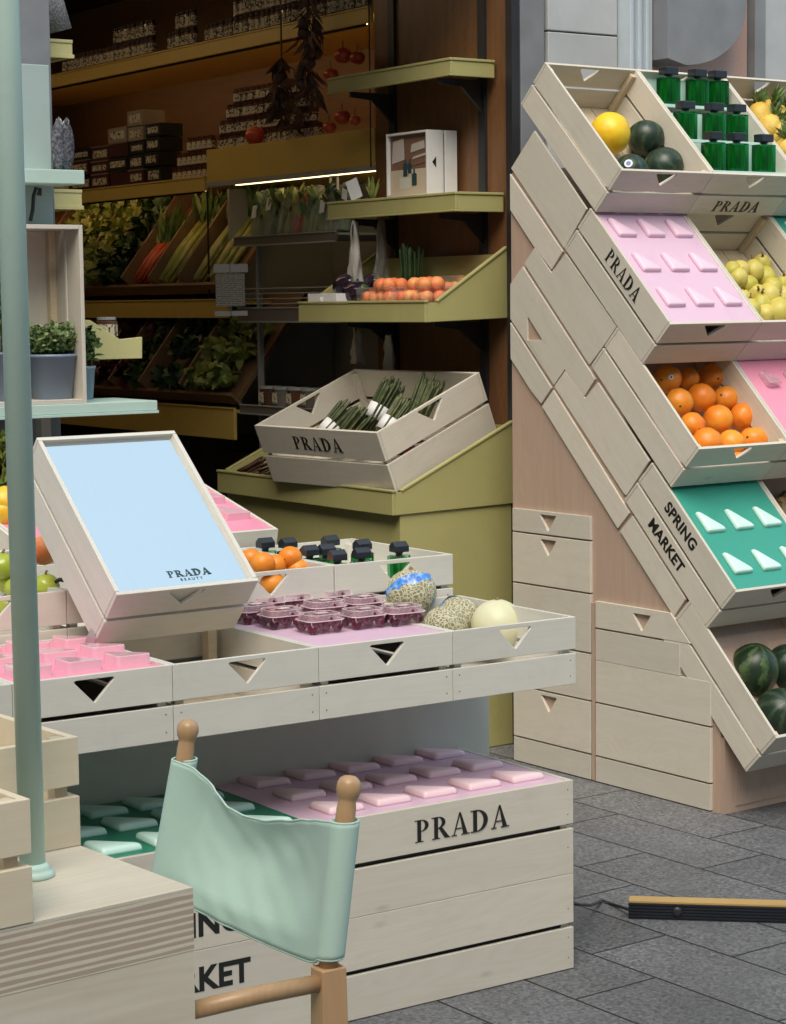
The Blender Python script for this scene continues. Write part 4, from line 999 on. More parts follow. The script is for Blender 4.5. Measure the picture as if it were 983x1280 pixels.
# ================================================================== LAMP BAR AND CABLE ON THE GROUND
p0 = MD @ at(MD, 786, 1149, z=0); p1 = MD @ at(MD, 983, 1155, z=0); dd = (p1-p0).normalized()
ML = T3(p0) @ RZ(math.atan2(dd.y, dd.x))
lbz = thing('light_bar', 'black ribbed light bar with brass coloured top lying on the paving', 'light bar', ML)
mb = MB(); mb.box(0, 1.1, .002, .04, .0, .042)
for k in range(5): mb.box(0, 1.1, -.001, .002, .006+.008*k, .010+.008*k)
mb.build('housing', plain('dark_blue_black_metal', (.028, .032, .045), .35, .2, 20, .1, metal=.4), lbz)
MB().box(.001, 1.1, .004, .052, .0425, .047).build('top_strip', plain('brass_coloured_strip', (.46, .30, .11), .4, .1, 20, .1), lbz)
MB().lathe([(0, 0), (.011, 0), (.013, .004), (.008, .009), (0, .01)], 14, M=T3((.125, -.001, .024)) @ RX(R(90))).build('knob', BLACK, lbz)
a = ML @ Vector((0, .02, .02)); cw = lambda px, py, z=.005: MD @ at(MD, px, py, z=z)
q0 = MT @ Vector((.016, .035, .150)); e_ = cw(752, 1126)
cab = MB().tube([q0, q0.lerp(e_, .3)-Vector((0, 0, .006)), q0.lerp(e_, .65)-Vector((0, 0, .010)), e_, cw(770, 1132), a], .0042, 10).build('power_cable', BLACK, smooth=True)
tag(cab, 'black power cable between the long low box and the light bar', 'cable')
sk = MB().box(-.004, .014, .015, .045, .12, .175).build('socket', BLACK, M=MT @ T3((.002, .005, 0))); tag(sk, 'small black socket on the end of the long low box', 'socket')

# ================================================================== BUILDING ACROSS THE STREET (behind the camera)
ob = thing('street_building', 'stone building across the street, behind the camera', 'building', MS @ T3((0, -17, 0)))
mb = MB(); holes = []
for k in range(9):
    for f_ in range(4): holes.append([(-14+k*3.1, 1+f_*3.2), (-12.6+k*3.1, 1+f_*3.2), (-12.6+k*3.1, 3.1+f_*3.2), (-14+k*3.1, 3.1+f_*3.2)])
mb.plate([(-22, 0), (22, 0), (22, 14), (-22, 14)], holes, .3, lambda a, b_, c: (a, -c, b_)); mb.build('wall', STONE_L, ob)
for h in holes:
    MB().box(h[0][0], h[1][0], -.28, -.26, h[0][1], h[2][1]).build('window', plain('dark_window_glass', (.03, .035, .04), .08, .1, 2, 0) if h is holes[0] else bpy.data.materials['dark_window_glass'], ob)

light_blocker = thing('street_building', 'plain stone building added out of view on the left to block daylight', 'building', MS @ T3((-11, -6, 0)))  # unseen block, added to cut the daylight on the display's left cheek
MB().box(-.3, 0, -9, 6, 0, 11).build('wall', STONE_D, light_blocker)
for k in range(4):
    for f_ in range(3): MB().box(.001, .03, -8+k*3.4, -6.6+k*3.4, 1.2+f_*3.2, 3.2+f_*3.2).build('window', bpy.data.materials['dark_window_glass'], light_blocker)
# ================================================================== SHOP INTERIOR
def S_(u, v, z): return MS @ T3((u, v, z))
# flat shelves on the wood wall
def wall_shelf(label, u0, v0, v1, z0, z1, mat=None, cat='shelf'):
    o = thing('wall_shelf', label, cat, S_(0, 0, 0)); m_ = mat or OLIVE
    MB().box(u0+.012, .186, v0+.012, v1, z1-.014, z1-.002).build('shelf_board', m_, o)
    MB().box(u0, u0+.012, v0, v1, z0+.008, z1-.010).build('front_lip', m_, o, bevel=.002)
    MB().box(u0-.003, u0+.012, v0-.003, v1+.002, z1-.0098, z1).build('top_bead', m_, o, bevel=.002)
    MB().box(u0-.004, u0+.010, v0-.003, v1+.002, z0, z0+.0078).build('bottom_bead', m_, o, bevel=.002)
    MB().box(u0+.0125, .187, v0, v0+.012, z0+.0, z1-.010).build('end_lip', m_, o, bevel=.002)
    MB().box(u0+.0125, .187, v0-.004, v0+.010, z1-.0098, z1).build('end_bead', m_, o, bevel=.002)
    for vv in (.40, .97):
        MB().plate([(.186, z0), (.0, z0), (.0, z0-.02), (.10, z0-.028), (.186, z0-.11)], t=.012, fn=lambda a, b_, c: (a, vv-.006+c, b_)).build('bracket', BLACK, o, bevel=.001)
    return o
wall_shelf('upper olive painted shelf on the wood wall, empty on top', -.006, .318, 1.116, 2.384, 2.447)
wall_shelf('olive shelf on the wood wall carrying the small picture crate', -.025, .27, 1.10, 1.910, 1.979)
def tray(label, u0, v0, v1, z0, z1, flat, uw, zw, name='display_tray', body=None, mat=None):
    o = thing(name, label, 'shelf', S_(0, 0, 0)); m_ = mat or OLIVE; prof = [(u0+.0125, z0), (uw, z0+.01), (uw, zw), (u0+flat, z1), (u0+.0125, z1)]
    for vv in (v0, v1-.014): MB().plate(prof, t=.014, fn=lambda a, b_, c: (a, vv+c, b_)).build('end_board', m_, o, bevel=.002)
    MB().box(u0, u0+.012, v0, v1, z0, z1).build('front_board', m_, o, bevel=.002)
    MB().box(u0-.004, u0+.014, v0-.004, v1+.002, z1+.0005, z1+.009).build('front_bead', m_, o, bevel=.002)
    d = Vector((uw-u0-flat, 0, zw-z1)); L = d.length; ang = math.atan2(zw-z1, uw-u0-flat)
    for vv in (v0-.004, v1-.012): MB().box(0, L, 0, .018, .0005, .009).build('end_bead', m_, o, bevel=.002, M=T3((u0+flat, vv, z1)) @ RY(-ang))
    MB().box(u0+.0125, uw, v0+.0145, v1-.0145, z0+.012, z0+.022).build('tray_floor', m_, o)
    MB().box(uw-.012, uw-.001, v0+.0145, v1-.0145, z0+.0225, zw-.02).build('rear_board', m_, o)
    return o
t3 = tray('olive tray shelf with sloping ends holding peaches on the wood wall', -.176, .25, 1.078, 1.525, 1.593, .055, .187, 1.782)
for vv in (.40, .97): MB().plate([(.186, 1.524), (-.02, 1.524), (-.02, 1.505), (.08, 1.495), (.186, 1.41)], t=.012, fn=lambda a, b_, c: (a, vv-.006+c, b_)).build('bracket', BLACK, t3, bevel=.001)
tb = tray('large olive counter with sloping side under the named shop crate', -.356, .20, 1.408, .866, .945, .04, .187, 1.172, 'olive_counter')
MB().plate([(-.318, .002), (.186, .002), (.186, .875), (-.318, .8655)], t=1.19, fn=lambda a, b_, c: (a, .209+c, b_)).build('cabinet', OLIVE, tb, bevel=.002)
# the named crate on the counter
MC = T3((-.4417, 7.7886, .9423)) @ RZ(-.8623) @ RX(.381)
pc = crate('named_crate', 'large white crate with the brand name in front, holding asparagus, on the olive counter', MC, .696, .519, .226, (WHITE, WHITE_Y), holes='', t=.012, side_holes=True)
letter(pc, T3((.341, -.0006, .168)) @ FRONT, .050, 1.22)
# asparagus bundles
def bundle(label, M, n=44, L=.19, r=.037, mat=None, wrap=PAPER, group='asparagus bundles', name='asparagus_bundle', cat='asparagus', tips=True):
    o = thing(name, label, cat, M, group); mb = MB()
    for k in range(n):
        a = random.uniform(0, 6.28); q = r*math.sqrt(random.random()); x, y = q*math.cos(a), q*math.sin(a); dx, dy = x*.25, y*.25; l = L*random.uniform(.85, 1.08); rr = random.uniform(.0036, .0055)
        pts_ = [(x, y, 0), (x+dx*.4, y+dy*.4, l*.5), (x+dx, y+dy, l*.86), (x+dx*1.1, y+dy*1.1, l*.95), (x+dx*1.1, y+dy*1.1, l)]
        mb.tube(pts_, [rr, rr, rr*1.15, rr*1.1, rr*.3] if tips else [rr]*4+[rr*.8], 7)
    mb.build('stalks', mat or ASPAR, o, smooth=True)
    if wrap: MB().lathe([(r*1.06, .05), (r*1.10, .05), (r*1.13, .105), (r*1.08, .105)], 24).build('paper_wrap', wrap, o, smooth=True)
    return o
def lie(x, y, z, yaw, pitch=80): return MC @ T3((x*.96, y*.96, z*.93)) @ RZ(yaw) @ RX(-R(pitch))
bundle('asparagus bundle with white wrap lying at the left front of the named crate', lie(.20, .10, .12, -.35, 66))
bundle('asparagus bundle with white wrap leaning highest in the middle of the named crate', lie(.38, .22, .13, -.25, 52), L=.21)
bundle('asparagus bundle leaning towards the right side of the named crate', lie(.52, .14, .12, -.2, 60))
bundle('unwrapped asparagus bundle between the two wrapped ones at the front', lie(.31, .09, .10, -.5, 60), wrap=None)
bundle('asparagus bundle standing behind at the right of the named crate', lie(.55, .30, .12, -.1, 50), wrap=None)
bundle('bundle of dark red stalks at the front edge of the named crate', lie(.42, .05, .13, -1.1, 85), 16, .12, .025, TOMATO, None, None, 'red_stalk_bundle', 'vegetable bundle')
bundle('bundle of dark red stalks seen through the right handle of the crate', lie(.50, .20, .07, -1.4, 88), 18, .14, .03, BERRY, None, None, 'red_stalk_bundle', 'vegetable bundle')
bundle('dark striped bundle lying left of the named crate on the counter', MS @ T3((-.28, 1.33, .925)) @ RX(R(70)) @ RY(.2), 26, .16, .04, GARLIC, None, None, 'dried_bundle', 'vegetable bundle')

# small picture crate on the middle shelf
MP = S_(.045, .80, 1.980) @ RZ(-math.pi/2)       # local x runs along -v, local y along +u, faces -u
sp = thing('picture_crate', 'small white crate standing upright on the shelf with a still life picture in front', 'crate', MP)
PW, PH, PD = .262, .235, .135
for x in (0, PW-.008): MB().box(x, x+.008, 0, .070, .0, PH).build('side_board', PAPER, sp, bevel=.001); MB().box(x, x+.008, .082, PD, .0, PH).build('side_board', PAPER, sp, bevel=.001)
for z_ in (0, PH-.008): MB().box(.0085, PW-.0085, 0, PD-.01, z_, z_+.008).build('top_board' if z_ else 'bottom_board', PAPER, sp, bevel=.001)
MB().box(.0085, PW-.0085, .070, .08, .0085, PH-.0085).build('backing', PAPER, sp)
MB().plate([(.05, .10), (.05, .14), (.033, .12)], t=.001, fn=lambda a, b_, c: (PW+.0002+c, a-.01, b_)).build('triangle_mark', INK, sp)
PT = plain('picture_table_cream', (.62, .52, .40), .5); PB = plain('picture_wall_brown', (.22, .12, .08), .5); PL = plain('picture_box_pale', (.55, .50, .46), .5)
MB().box(.009, PW-.009, .0, .069, .0085, .010).build('picture_floor', PT, sp)
MB().box(.009, PW-.009, .012, .014, .0105, .10).build('picture_cloth', PT, sp)
MB().box(.009, PW-.009, .0145, .016, .1005, .226).build('picture_backdrop', PB, sp)
for (a, b_, c, d) in ((.02, .10, .125, .215), (.14, .235, .11, .13), (.15, .24, .135, .155), (.14, .23, .16, .20)):
    MB().plate([(a, c), (b_, c+.012), (b_-.004, d), (a+.008, d-.01)], t=.001, fn=lambda x, y, z: (x, .0135-z, y)).build('picture_crate_shape', PL if c > .12 else PB, sp)
for (a, b_, w_, h_) in ((.095, .075, .026, .045), (.125, .085, .022, .035), (.150, .04, .030, .042)):
    MB().plate([(a, b_), (a+w_, b_), (a+w_, b_+h_), (a+w_*.65, b_+h_+.004), (a+w_*.65, b_+h_+.018), (a+w_*.35, b_+h_+.018), (a+w_*.35, b_+h_+.004), (a, b_+h_)], t=.001, fn=lambda x, y, z: (x, .0115-z, y)).build('picture_bottle', INK_TEAL, sp)
MB().plate([(.07, .03), (.14, .03), (.14, .07), (.07, .075)], t=.001, fn=lambda x, y, z: (x, .0125-z, y)).build('picture_glass', MINT_PALE, sp)
# paper cards on the same shelf
for k, (v_, rz, ln, lab) in enumerate(((.93, .5, -.35, 'tilted white price card at the rear end of the middle shelf'), (1.02, -.2, .2, 'small white price card lying behind the tilted card'))):
    o = MB().box(-.001, .001, -.025, .025, 0, .075 if k == 0 else .04).build('price_card', PAPER, M=S_(.0, v_, 1.985) @ RZ(rz) @ RX(ln)); tag(o, lab, 'card')
ctr = MB()
for k in range(24): ctr.leaf((0, 0, 0), (random.uniform(-.5, .5), random.uniform(-.5, .5), 1), random.uniform(.05, .09), .014)
tag(ctr.build('leafy_bunch', LEAFY, M=S_(.05, .90, 1.981)), 'pale leafy bunch behind the price cards on the middle shelf', 'herbs')

# peaches in clear boxes on the tray
def punnet(label, M, n=12, r=.028):
    o = thing('peach_punnet', label, 'punnet', M, 'punnets of peaches'); mb = MB()
    tapered_box(mb, .20, .13, .95, 1.0, 0, .065); mb.build('clear_tray', PLASTIC, o)
    MB().plate([(-.104, -.069), (.104, -.069), (.104, .069), (-.104, .069)], [[(-.098, -.063), (.098, -.063), (.098, .063), (-.098, .063)]], .004, M=T3((0, 0, .066))).build('rim', PLASTIC, o)
    for k in range(n):
        ix, iy, iz = k % 4, (k//4) % 2, k//8
        MB().ball((0, 0, 0), r*random.uniform(.9, 1.05), 16, 10, amp=.02).build('peach', PEACH, o, smooth=True, M=T3((-.068+.046*ix+.012*iz, -.03+.055*iy, .031+.046*iz)) @ rrot())
    return o
def tapered_box(mb, w_, d_, s0, s1, z0, z1):
    def q(s, z): return [(-w_/2*s, -d_/2*s, z), (w_/2*s, -d_/2*s, z), (w_/2*s, d_/2*s, z), (-w_/2*s, d_/2*s, z)]
    mb.add(q(s0, z0)+q(s1, z1), [(3, 2, 1, 0)]+[(k, (k+1) % 4, (k+1) % 4+4, k+4) for k in range(4)])
punnet('clear punnet of peaches at the front near corner of the tray', S_(-.085, .40, 1.580) @ RZ(R(90)), 13)
punnet('clear punnet of peaches second from the near end of the tray', S_(-.085, .62, 1.580) @ RZ(R(90)), 14)
punnet('clear punnet of peaches at the rear of the tray near the wood wall', S_(.07, .40, 1.600) @ RZ(R(90)) @ RX(.3), 10)
for k, (v_, u_) in enumerate(((.86, -.06), (.97, -.03), (.80, .05), (.93, .06), (1.04, .05))):
    o = MB().ball((0, 0, 0), .045, 20, 14, (1, 1, 1.5), .08, 2, k).build('aubergine', AUBERG, smooth=True, M=S_(u_, v_, 1.60+.03*(k % 2)+.03) @ RX(1.3) @ RZ(k)); MB().ball((0, 0, .062), .02, 10, 6, (1, 1, .5)).build('calyx', LEAFD, o)
    tag(o, 'dark glossy aubergine heaped at the rear end of the peach tray', 'aubergine', 'aubergines on the tray')
o = crate('card_tray', 'small white carton tray with triangle holes at the front of the peach tray', S_(-.145, 1.06, 1.556) @ RZ(-math.pi/2), .20, .10, .075, (PAPER, PAPER), holes='f', t=.003, gap=.0, split=.02, cat='tray', posts=False, hw=.03, hh=.03)
bundle('tall dark bundle of stalks standing behind the peaches', S_(.08, .70, 1.60), 30, .20, .04, LEAFD, None, None, 'stalk_bundle', 'vegetable bundle')
# hanging film bags
def bag(label, M, w_, h_, mat, d_=.03):
    vs, fs = [], []; nx, nz = 14, 16
    for s_ in (-1, 1):
        for j in range(nz+1):
            for i in range(nx+1):
                t, v_ = i/nx, j/nz; x = (t-.5)*w_*(1-.35*math.exp(-((v_)/.12)**2)); z = -v_*h_
                y = s_*d_*math.sin(math.pi*t)*(.3+.7*v_)*(1-.0*v_)+.012*noise.noise(Vector((t*5, v_*4, s_*3.0)))
                vs.append((x, y, z+.01*noise.noise(Vector((t*4, 1, s_)))))
    n = (nx+1)*(nz+1)
    for s_ in (0, 1):
        for j in range(nz):
            for i in range(nx):
                a = s_*n+j*(nx+1)+i; f = (a, a+1, a+nx+2, a+nx+1); fs.append(f if s_ == 0 else f[::-1])
    o = MB().add(vs, fs).build('hanging_bag', mat, smooth=True, M=M); return tag(o, label, 'bag')
bag('pale cloth bag hanging left of the stalks above the peach tray', S_(-.0, .95, 1.90) @ RZ(R(50)), .15, .26, FABRIC_W)
bag('grey film bag hanging beside the pale cloth bag', S_(.06, .86, 1.90) @ RZ(R(45)), .14, .27, POLY)
bag('pale cloth bag hanging below the peach tray', S_(.06, 1.03, 1.515) @ RZ(R(50)), .15, .15, FABRIC_W)
bag('narrow cloth bag hanging low beside the wood wall', S_(.10, .88, 1.47) @ RZ(R(90)), .05, .17, FABRIC_W)

# deep shelving along the wall
def rail(name, label, u0, u1, v0, v1, z0, z1, mat, cat='shelf', lip=True):
    o = thing(name, label, cat, S_(0, 0, 0))
    MB().box(u0, u0+.014, v0, v1, z0, z1).build('front_board', mat, o, bevel=.002)
    MB().box(u0+.0145, u1, v0, v1, z1-.016, z1-.004).build('shelf_board', mat, o)
    if lip: MB().box(u0-.004, u0+.010, v0, v1, z1+.0005, z1+.007).build('bead', mat, o)
    return o
rail('long_shelf', 'ochre shelf high in the shop carrying rows of jars', .20, .858, 1.125, 5.2, 2.672, 2.728, OCHRE)
rail('long_shelf', 'ochre shelf in the shop carrying dark cartons', .20, .858, 2.446, 5.2, 2.092, 2.150, OCHRE)
hd = thing('light_header', 'deep ochre fridge header board with a lit strip along its lower edge', 'header', S_(0, 0, 0))
MB().box(.20, .858, 1.105, 2.424, 2.125, 2.268).build('header_box', OCHRE, hd, bevel=.002)
MB().box(.195, .212, 1.105, 2.424, 2.106, 2.1245).build('lower_bead', GREYWHITE, hd)
LED, nt_, b = new_mat('warm_light_strip'); b.inputs['Base Color'].default_value = (.9, .85, .7, 1); b.inputs['Emission Color'].default_value = (1, .74, .36, 1); b.inputs['Emission Strength'].default_value = 1.3
MB().box(.2125, .235, 1.11, 2.20, 2.104, 2.1245).build('light_strip', LED, hd)
MB().plate([(1.36, 2.10), (1.42, 2.10), (1.42, 2.045), (1.36, 2.045)], [[(1.367, 2.094), (1.413, 2.094), (1.413, 2.052), (1.367, 2.052)]], .008, lambda a, b_, c: (.190+c, a, b_)).build('price_rail_clip', PAPER, hd)
LED2, nt_, b = new_mat('soft_warm_light_strip'); b.inputs['Base Color'].default_value = (.9, .8, .6, 1); b.inputs['Emission Color'].default_value = (1, .62, .30, 1); b.inputs['Emission Strength'].default_value = 1.5
LED3, nt_, b = new_mat('assumed_lamp_diffuser'); b.inputs['Emission Color'].default_value = (1, .72, .42, 1); b.inputs['Emission Strength'].default_value = 2.0  # glow of the assumed ceiling lamp
# light above the top shelf, behind jars
ls = thing('shelf_light', 'small warm lamp strip glowing behind the jars on the top shelf, with assumed hidden strips under the shelves', 'lamp', S_(.845, 3.2, 2.93))
MB().box(-.010, .0, -1.9, .9, -.165, -.145).build('light_strip', LED2, ls); MB().box(-.022, -.0105, -1.92, .92, -.19, -.12).build('housing', BLACK, ls)
for (za, va, vb) in ((2.672, 1.2, 4.6), (2.092, 2.5, 4.6)):  # hidden strips under the shelves, assumed and added to light the panels behind
    MB().box(-.628, -.612, va-3.2, vb-3.2, za-.006-2.93, za+.038-2.93).build('housing', BLACK, ls)
    MB().box(-.6115, -.606, va-3.2, vb-3.2, za+.002-2.93, za+.030-2.93).build('light_strip', LED2, ls)
cl_ = thing('assumed_ceiling_lamp', 'assumed long warm ceiling lamp, out of view, lighting the shop shelves', 'lamp', S_(-.75, 3.0, 3.10))  # unseen lamp, assumed and added to light the shelf fronts
MB().box(-.03, .03, -1.6, 1.6, 0, .06).build('housing', BLACK, cl_); MB().box(-.04, .04, -1.6, 1.6, -.012, -.001).build('diffuser', LED3, cl_)
# jars
def jar(M, label, group, r=.019, h=.078, lid=INK, body=None, cat='jar'):
    o = thing('jar', label, cat, M, group)
    MB().lathe([(r*.8, 0), (r, .004), (r, h*.80), (r*.75, h*.86)], 12).build('glass_body', body or JARB, o, smooth=False)
    MB().lathe([(r*1.012, h*.12), (r*1.015, h*.13), (r*1.015, h*.66), (r*1.012, h*.67)], 12).build('paper_band', JARL, o)
    MB().lathe([(r*.85, h*.861), (r*.88, h*.87), (r*.88, h), (r*.8, h)], 12).build('lid', lid, o); return o
JARB = plain('jar_contents', (.12, .055, .03), .2, .4, 9, 0, coat=.3)
def label_mat():
    m, nt, b = new_mat('printed_jar_label'); tc = node(nt, 'ShaderNodeTexCoord'); n = node(nt, 'ShaderNodeTexNoise', Scale=90.0, Detail=2.0); nt.links.new(tc.outputs['Object'], n.inputs[0])
    nt.links.new(ramp(nt, n.outputs['Fac'], [(.42, (.06, .05, .04)), (.48, (.66, .58, .42))]), b.inputs['Base Color']); b.inputs['Roughness'].default_value = .6; return m
JARL = label_mat()
LIDR = plain('dark_red_lid', (.10, .02, .02), .35, .1, 9, 0)
j0 = jar(S_(.235, 1.20, 2.7355), 'small labelled jar with dark lid in the double row on the high shelf', 'jars on the high shelf')
v_ = 1.20; k = 0
while v_ < 3.9:
    for row in range(2):
        if v_ > 2.72 and v_ < 2.80 and row: continue
        if 2.45 < v_ < 2.55 or 2.80 < v_ < 2.95: continue
        if (v_ > 2.20 and v_ < 2.45) and row: continue
        if v_ > 3.35 and row: continue
        if not (k == 0 and row == 0): dup(j0, S_(.235+random.uniform(-.004, .004), v_, 2.7355+row*.0792) @ RZ(random.uniform(0, 6)))
    v_ += .043; k += 1
j1 = jar(S_(.26, 1.25, 2.2685), 'small jar with dark red lid stacked on the header', 'jars stacked on the header', .021, .062, LIDR)
first = True
for lay in range(4):
    v_ = 1.62+.03*lay
    while v_ < 2.44-.05*lay:
        if not (first): dup(j1, S_(.27, v_, 2.2685+lay*.0632) @ RZ(random.uniform(0, 6)))
        else: j1.matrix_basis = S_(.27, v_, 2.2685)
        first = False; v_ += .046
for lay in range(3):
    v_ = 2.50
    while v_ < 2.86-.08*lay: dup(j1, S_(.27, v_, 2.151+lay*.0632), 'small jar with dark red lid stacked on the shelf beside the cartons'); v_ += .046
# cartons
CART = plain('maroon_carton', (.07, .018, .022), .5, .3, 9, 0); CARTW = plain('white_lid_carton', (.30, .25, .20), .6, .2, 30, 0); CARTK = plain('black_carton', (.015, .018, .016), .5, .3, 9, 0)
def carton(v0, v1, z0, z1, mat, lab, u0=.235, top=True):
    o = MB().box(u0, u0+.12, v0+.001, v1-.001, z0+.0003, z1-.0042).build('carton', mat, M=S_(0, 0, 0), bevel=.001); tag(o, lab, 'carton', 'cartons on the ochre shelf')
    if top: MB().box(u0-.002, u0+.121, v0, v1, z1-.004, z1).build('lid', CARTW, o)
    MB().plate([(v0+.02, z0+.015), (v1-.02, z0+.015), (v1-.02, z1-.02), (v0+.02, z1-.02)], t=.001, fn=lambda a, b_, c: (u0-.0011+c*.5, a, b_)).build('printed_label', JARL, o) if mat is not CART or random.random() < .3 else None
for i, (a, b_, n) in enumerate(((2.92, 3.06, 4), (3.07, 3.22, 5), (3.23, 3.42, 4), (3.43, 3.62, 3), (3.63, 3.85, 3), (3.86, 4.1, 3))):
    z_ = 2.158
    for k in range(n):
        h = random.uniform(.058, .075); m_ = random.choice((CART, CART, CARTK, CARTW)) if i else CARTK
        carton(a, b_, z_, z_+h, m_, 'dark carton stacked on the ochre shelf among the jars', .225+random.uniform(0, .015), top=m_ is CART); z_ += h+.0005
# pumpkins, tomatoes, dried things
fruit('red_pumpkin', 'small orange red pumpkin resting on the fridge header', 'pumpkin', S_(.235, 2.06, 2.268+.038), .046, TOMATO, (1, 1, .85), .06, ribs=8)
for k, (px, py, r_, lab) in enumerate(((429, 69, .036, 'red tomato hanging high beside the wood pillar'), (447, 72, .03, 'red tomato right of the high hanging one'), (414, 93, .03, 'red tomato behind the rear end of the upper shelf'), (428, 146, .032, 'red tomato just above the header board'), (412, 159, .028, 'red tomato resting on the header board'), (444, 150, .022, 'smallest red tomato above the header board'))):
    p = at(MS, px, py, u=.12); o = MB().ball((0, 0, 0), r_, 18, 12, (1, 1, .85), .06, 2, k).build('hanging_tomato', TOMATO, smooth=True, M=MS @ T3(p)); tag(o, lab, 'tomato', 'hanging tomatoes')
    MB().tube([(0, 0, r_*.8), (.002, .003, r_+.02)], .002, 6).build('stem', LEAFD, o)
def hanging(label, px, y0, y1, u_, w_, mat, n=80, leafL=.09):
    p0_, p1_ = at(MS, px, y0, u=u_), at(MS, px, y1, u=u_); o = thing('hanging_bunch', label, 'dried bunch', MS @ T3(p0_)); L = (p0_-p1_).z
    MB().tube([(0, 0, .9), (0, 0, 0), (.0, .01, -L*.9)], .004, 6).build('cord', GARLIC, o)
    mb = MB()
    for k in range(n):
        t = random.random(); a = random.uniform(0, 6.28); q = w_*(.3+.7*t)*random.random()
        mb.leaf((q*math.cos(a), q*math.sin(a), -t*L), (math.cos(a)*.5, math.sin(a)*.5, -.9), leafL*random.uniform(.6, 1.2), leafL*.22, .5)
    mb.build('dried_leaves', mat, o, smooth=True)
    for k in range(7): MB().ball((0, 0, 0), .026, 12, 8, (1, 1, .9), .2, 3, k).build('garlic_bulb', GARLIC, o, smooth=True, M=T3((random.uniform(-1, 1)*w_*.6, random.uniform(-1, 1)*w_*.6, -L*(.35+.09*k))))
hanging('long bunch of dried dark leaves hanging from the ceiling beside the top shelf', 385, -20, 120, .10, .05, GARLIC)
hanging('loose dried bunch hanging above the header board', 352, 70, 150, .15, .07, GARLIC, 90, .08)
p_ = MS @ at(MS, 462, 60, u=.15); o = MB().tube([p_+Vector((0, 0, .9)), p_, p_-Vector((0, 0, .45))], .003, 6).build('thin_cord', BLACK); tag(o, 'thin dark cord hanging in front of the header board', 'cord')

# fridge: carcass, glass, shelves
fr = thing('fridge_cabinet', 'open chilled cabinet under the lit header with grey inner panels', 'fridge', S_(0, 0, 0))
MB().box(.84, .858, 1.11, 2.42, .01, 2.12).build('rear_panel', GREYWHITE, fr)
MB().box(.30, .84, 2.405, 2.42, .01, 2.10).build('side_panel', GREYWHITE, fr)
MB().box(.195, .215, 1.99, 2.01, .95, 1.84).build('upright', GREYWHITE, fr)
MB().box(.20, .84, 1.11, 2.40, .01, .95).build('base', BLACK, fr)
def wire_shelf(label, u0, v0, v1, z0, z1, mat=GREYWHITE, wires=0, cat='shelf'):
    o = thing('fridge_shelf', label, cat, S_(0, 0, 0))
    MB().box(u0, u0+.012, v0, v1, z0, z1).build('front_board', STEELW, o); MB().box(u0-.004, u0+.004, v0, v1, z1+.0005, z1+.006).build('upper_rail', mat, o); MB().box(u0-.004, u0+.004, v0, v1, z0-.006, z0-.0005).build('lower_rail', mat, o)
    MB().box(u0+.0125, .838, v0, v1, z1-.01, z1-.002).build('shelf_board', mat, o)
    for k in range(wires): MB().tube([(u0, v0, z1+.02+k*.021), (u0, v1, z1+.02+k*.021)], .0022, 6).build('wire', mat, o)
    if wires:
        for vv in (v0, v1): MB().tube([(u0, vv, z1), (u0, vv, z1+.02*wires+.01)], .003, 6).build('wire_post', mat, o)
    return o
STEELW = plain('brushed_shelf_metal', (.20, .18, .15), .45, .1, 9, .05, metal=.3)
wire_shelf('fridge shelf with bagged green vegetables under the light strip', .10, 1.24, 2.03, 1.840, 1.872)
wire_shelf('fridge shelf with a wire front left of the peach tray', .10, 1.18, 2.005, 1.524, 1.575, wires=4)
wire_shelf('low fridge shelf with clear tubs left of the named crate', .10, 1.18, 2.005, 1.138, 1.168, wires=0)
# bagged vegetables
fl = ['celery bag with paper label at the left end of the fridge shelf', 'bag of green leaves with white tie and label', 'bag of long green stalks beside the tied bag', 'bag of red and green stalks in the middle', 'bag of pale stalks right of the red ones', 'round bag of lettuce with white print near the shelf end', 'dark leafy bag at the right end of the fridge shelf']
for k, (v_, mats) in enumerate(((1.93, (CELERY, LEAFG)), (1.82, (LEAFG, LEAFY)), (1.72, (CELERY, LEAFY)), (1.62, (CARROT, CELERY)), (1.52, (CELERY, LEAFG)), (1.40, (LEAFY, LEAFG)), (1.30, (LEAFG, LEAFD)))):
    o = thing('bagged_vegetables', fl[k], 'bagged vegetables', S_(.17, v_, 1.874) @ RY(.25) @ RX(-.10), 'bags on the fridge shelf')
    mb = MB()
    for q in range(9): x, y = random.uniform(-.02, .03), random.uniform(-.034, .034); mb.tube([(x, y, .0), (x*1.1, y*1.1, .09), (x*1.2, y*1.3, .16)], [.012, .009, .005], 8)
    mb.build('stalks', mats[0], o, smooth=True)
    mb = MB()
    for q in range(26): mb.leaf((random.uniform(-.03, .02), random.uniform(-.035, .035), random.uniform(.05, .14)), (random.uniform(-.5, .1), random.uniform(-.4, .4), 1), .07, .035, .4)
    mb.build('leaves', mats[1], o, smooth=True)
    vs, fs = [], []; nn = 12
    for j in range(7):
        z_ = j/6*.20; q = .052*(1-.5*max(0, (j-4)/2)**2)
        for i in range(nn): a = 2*math.pi*i/nn; vs.append((q*.75*math.cos(a)*(1+.12*noise.noise(Vector((i, j, k)))), q*math.sin(a)*(1+.12*noise.noise(Vector((i, j, k+9)))), z_))
    for j in range(6):
        for i in range(nn): fs.append((j*nn+i, j*nn+(i+1) % nn, (j+1)*nn+(i+1) % nn, (j+1)*nn+i))
    MB().add(vs, fs).build('film_bag', POLY, o, smooth=True)
    if k in (0, 1, 5): MB().box(-.046, -.045, -.018, .018, .07+.03*(k == 1), .125+.03*(k == 1)).build('paper_label', PAPER, o)
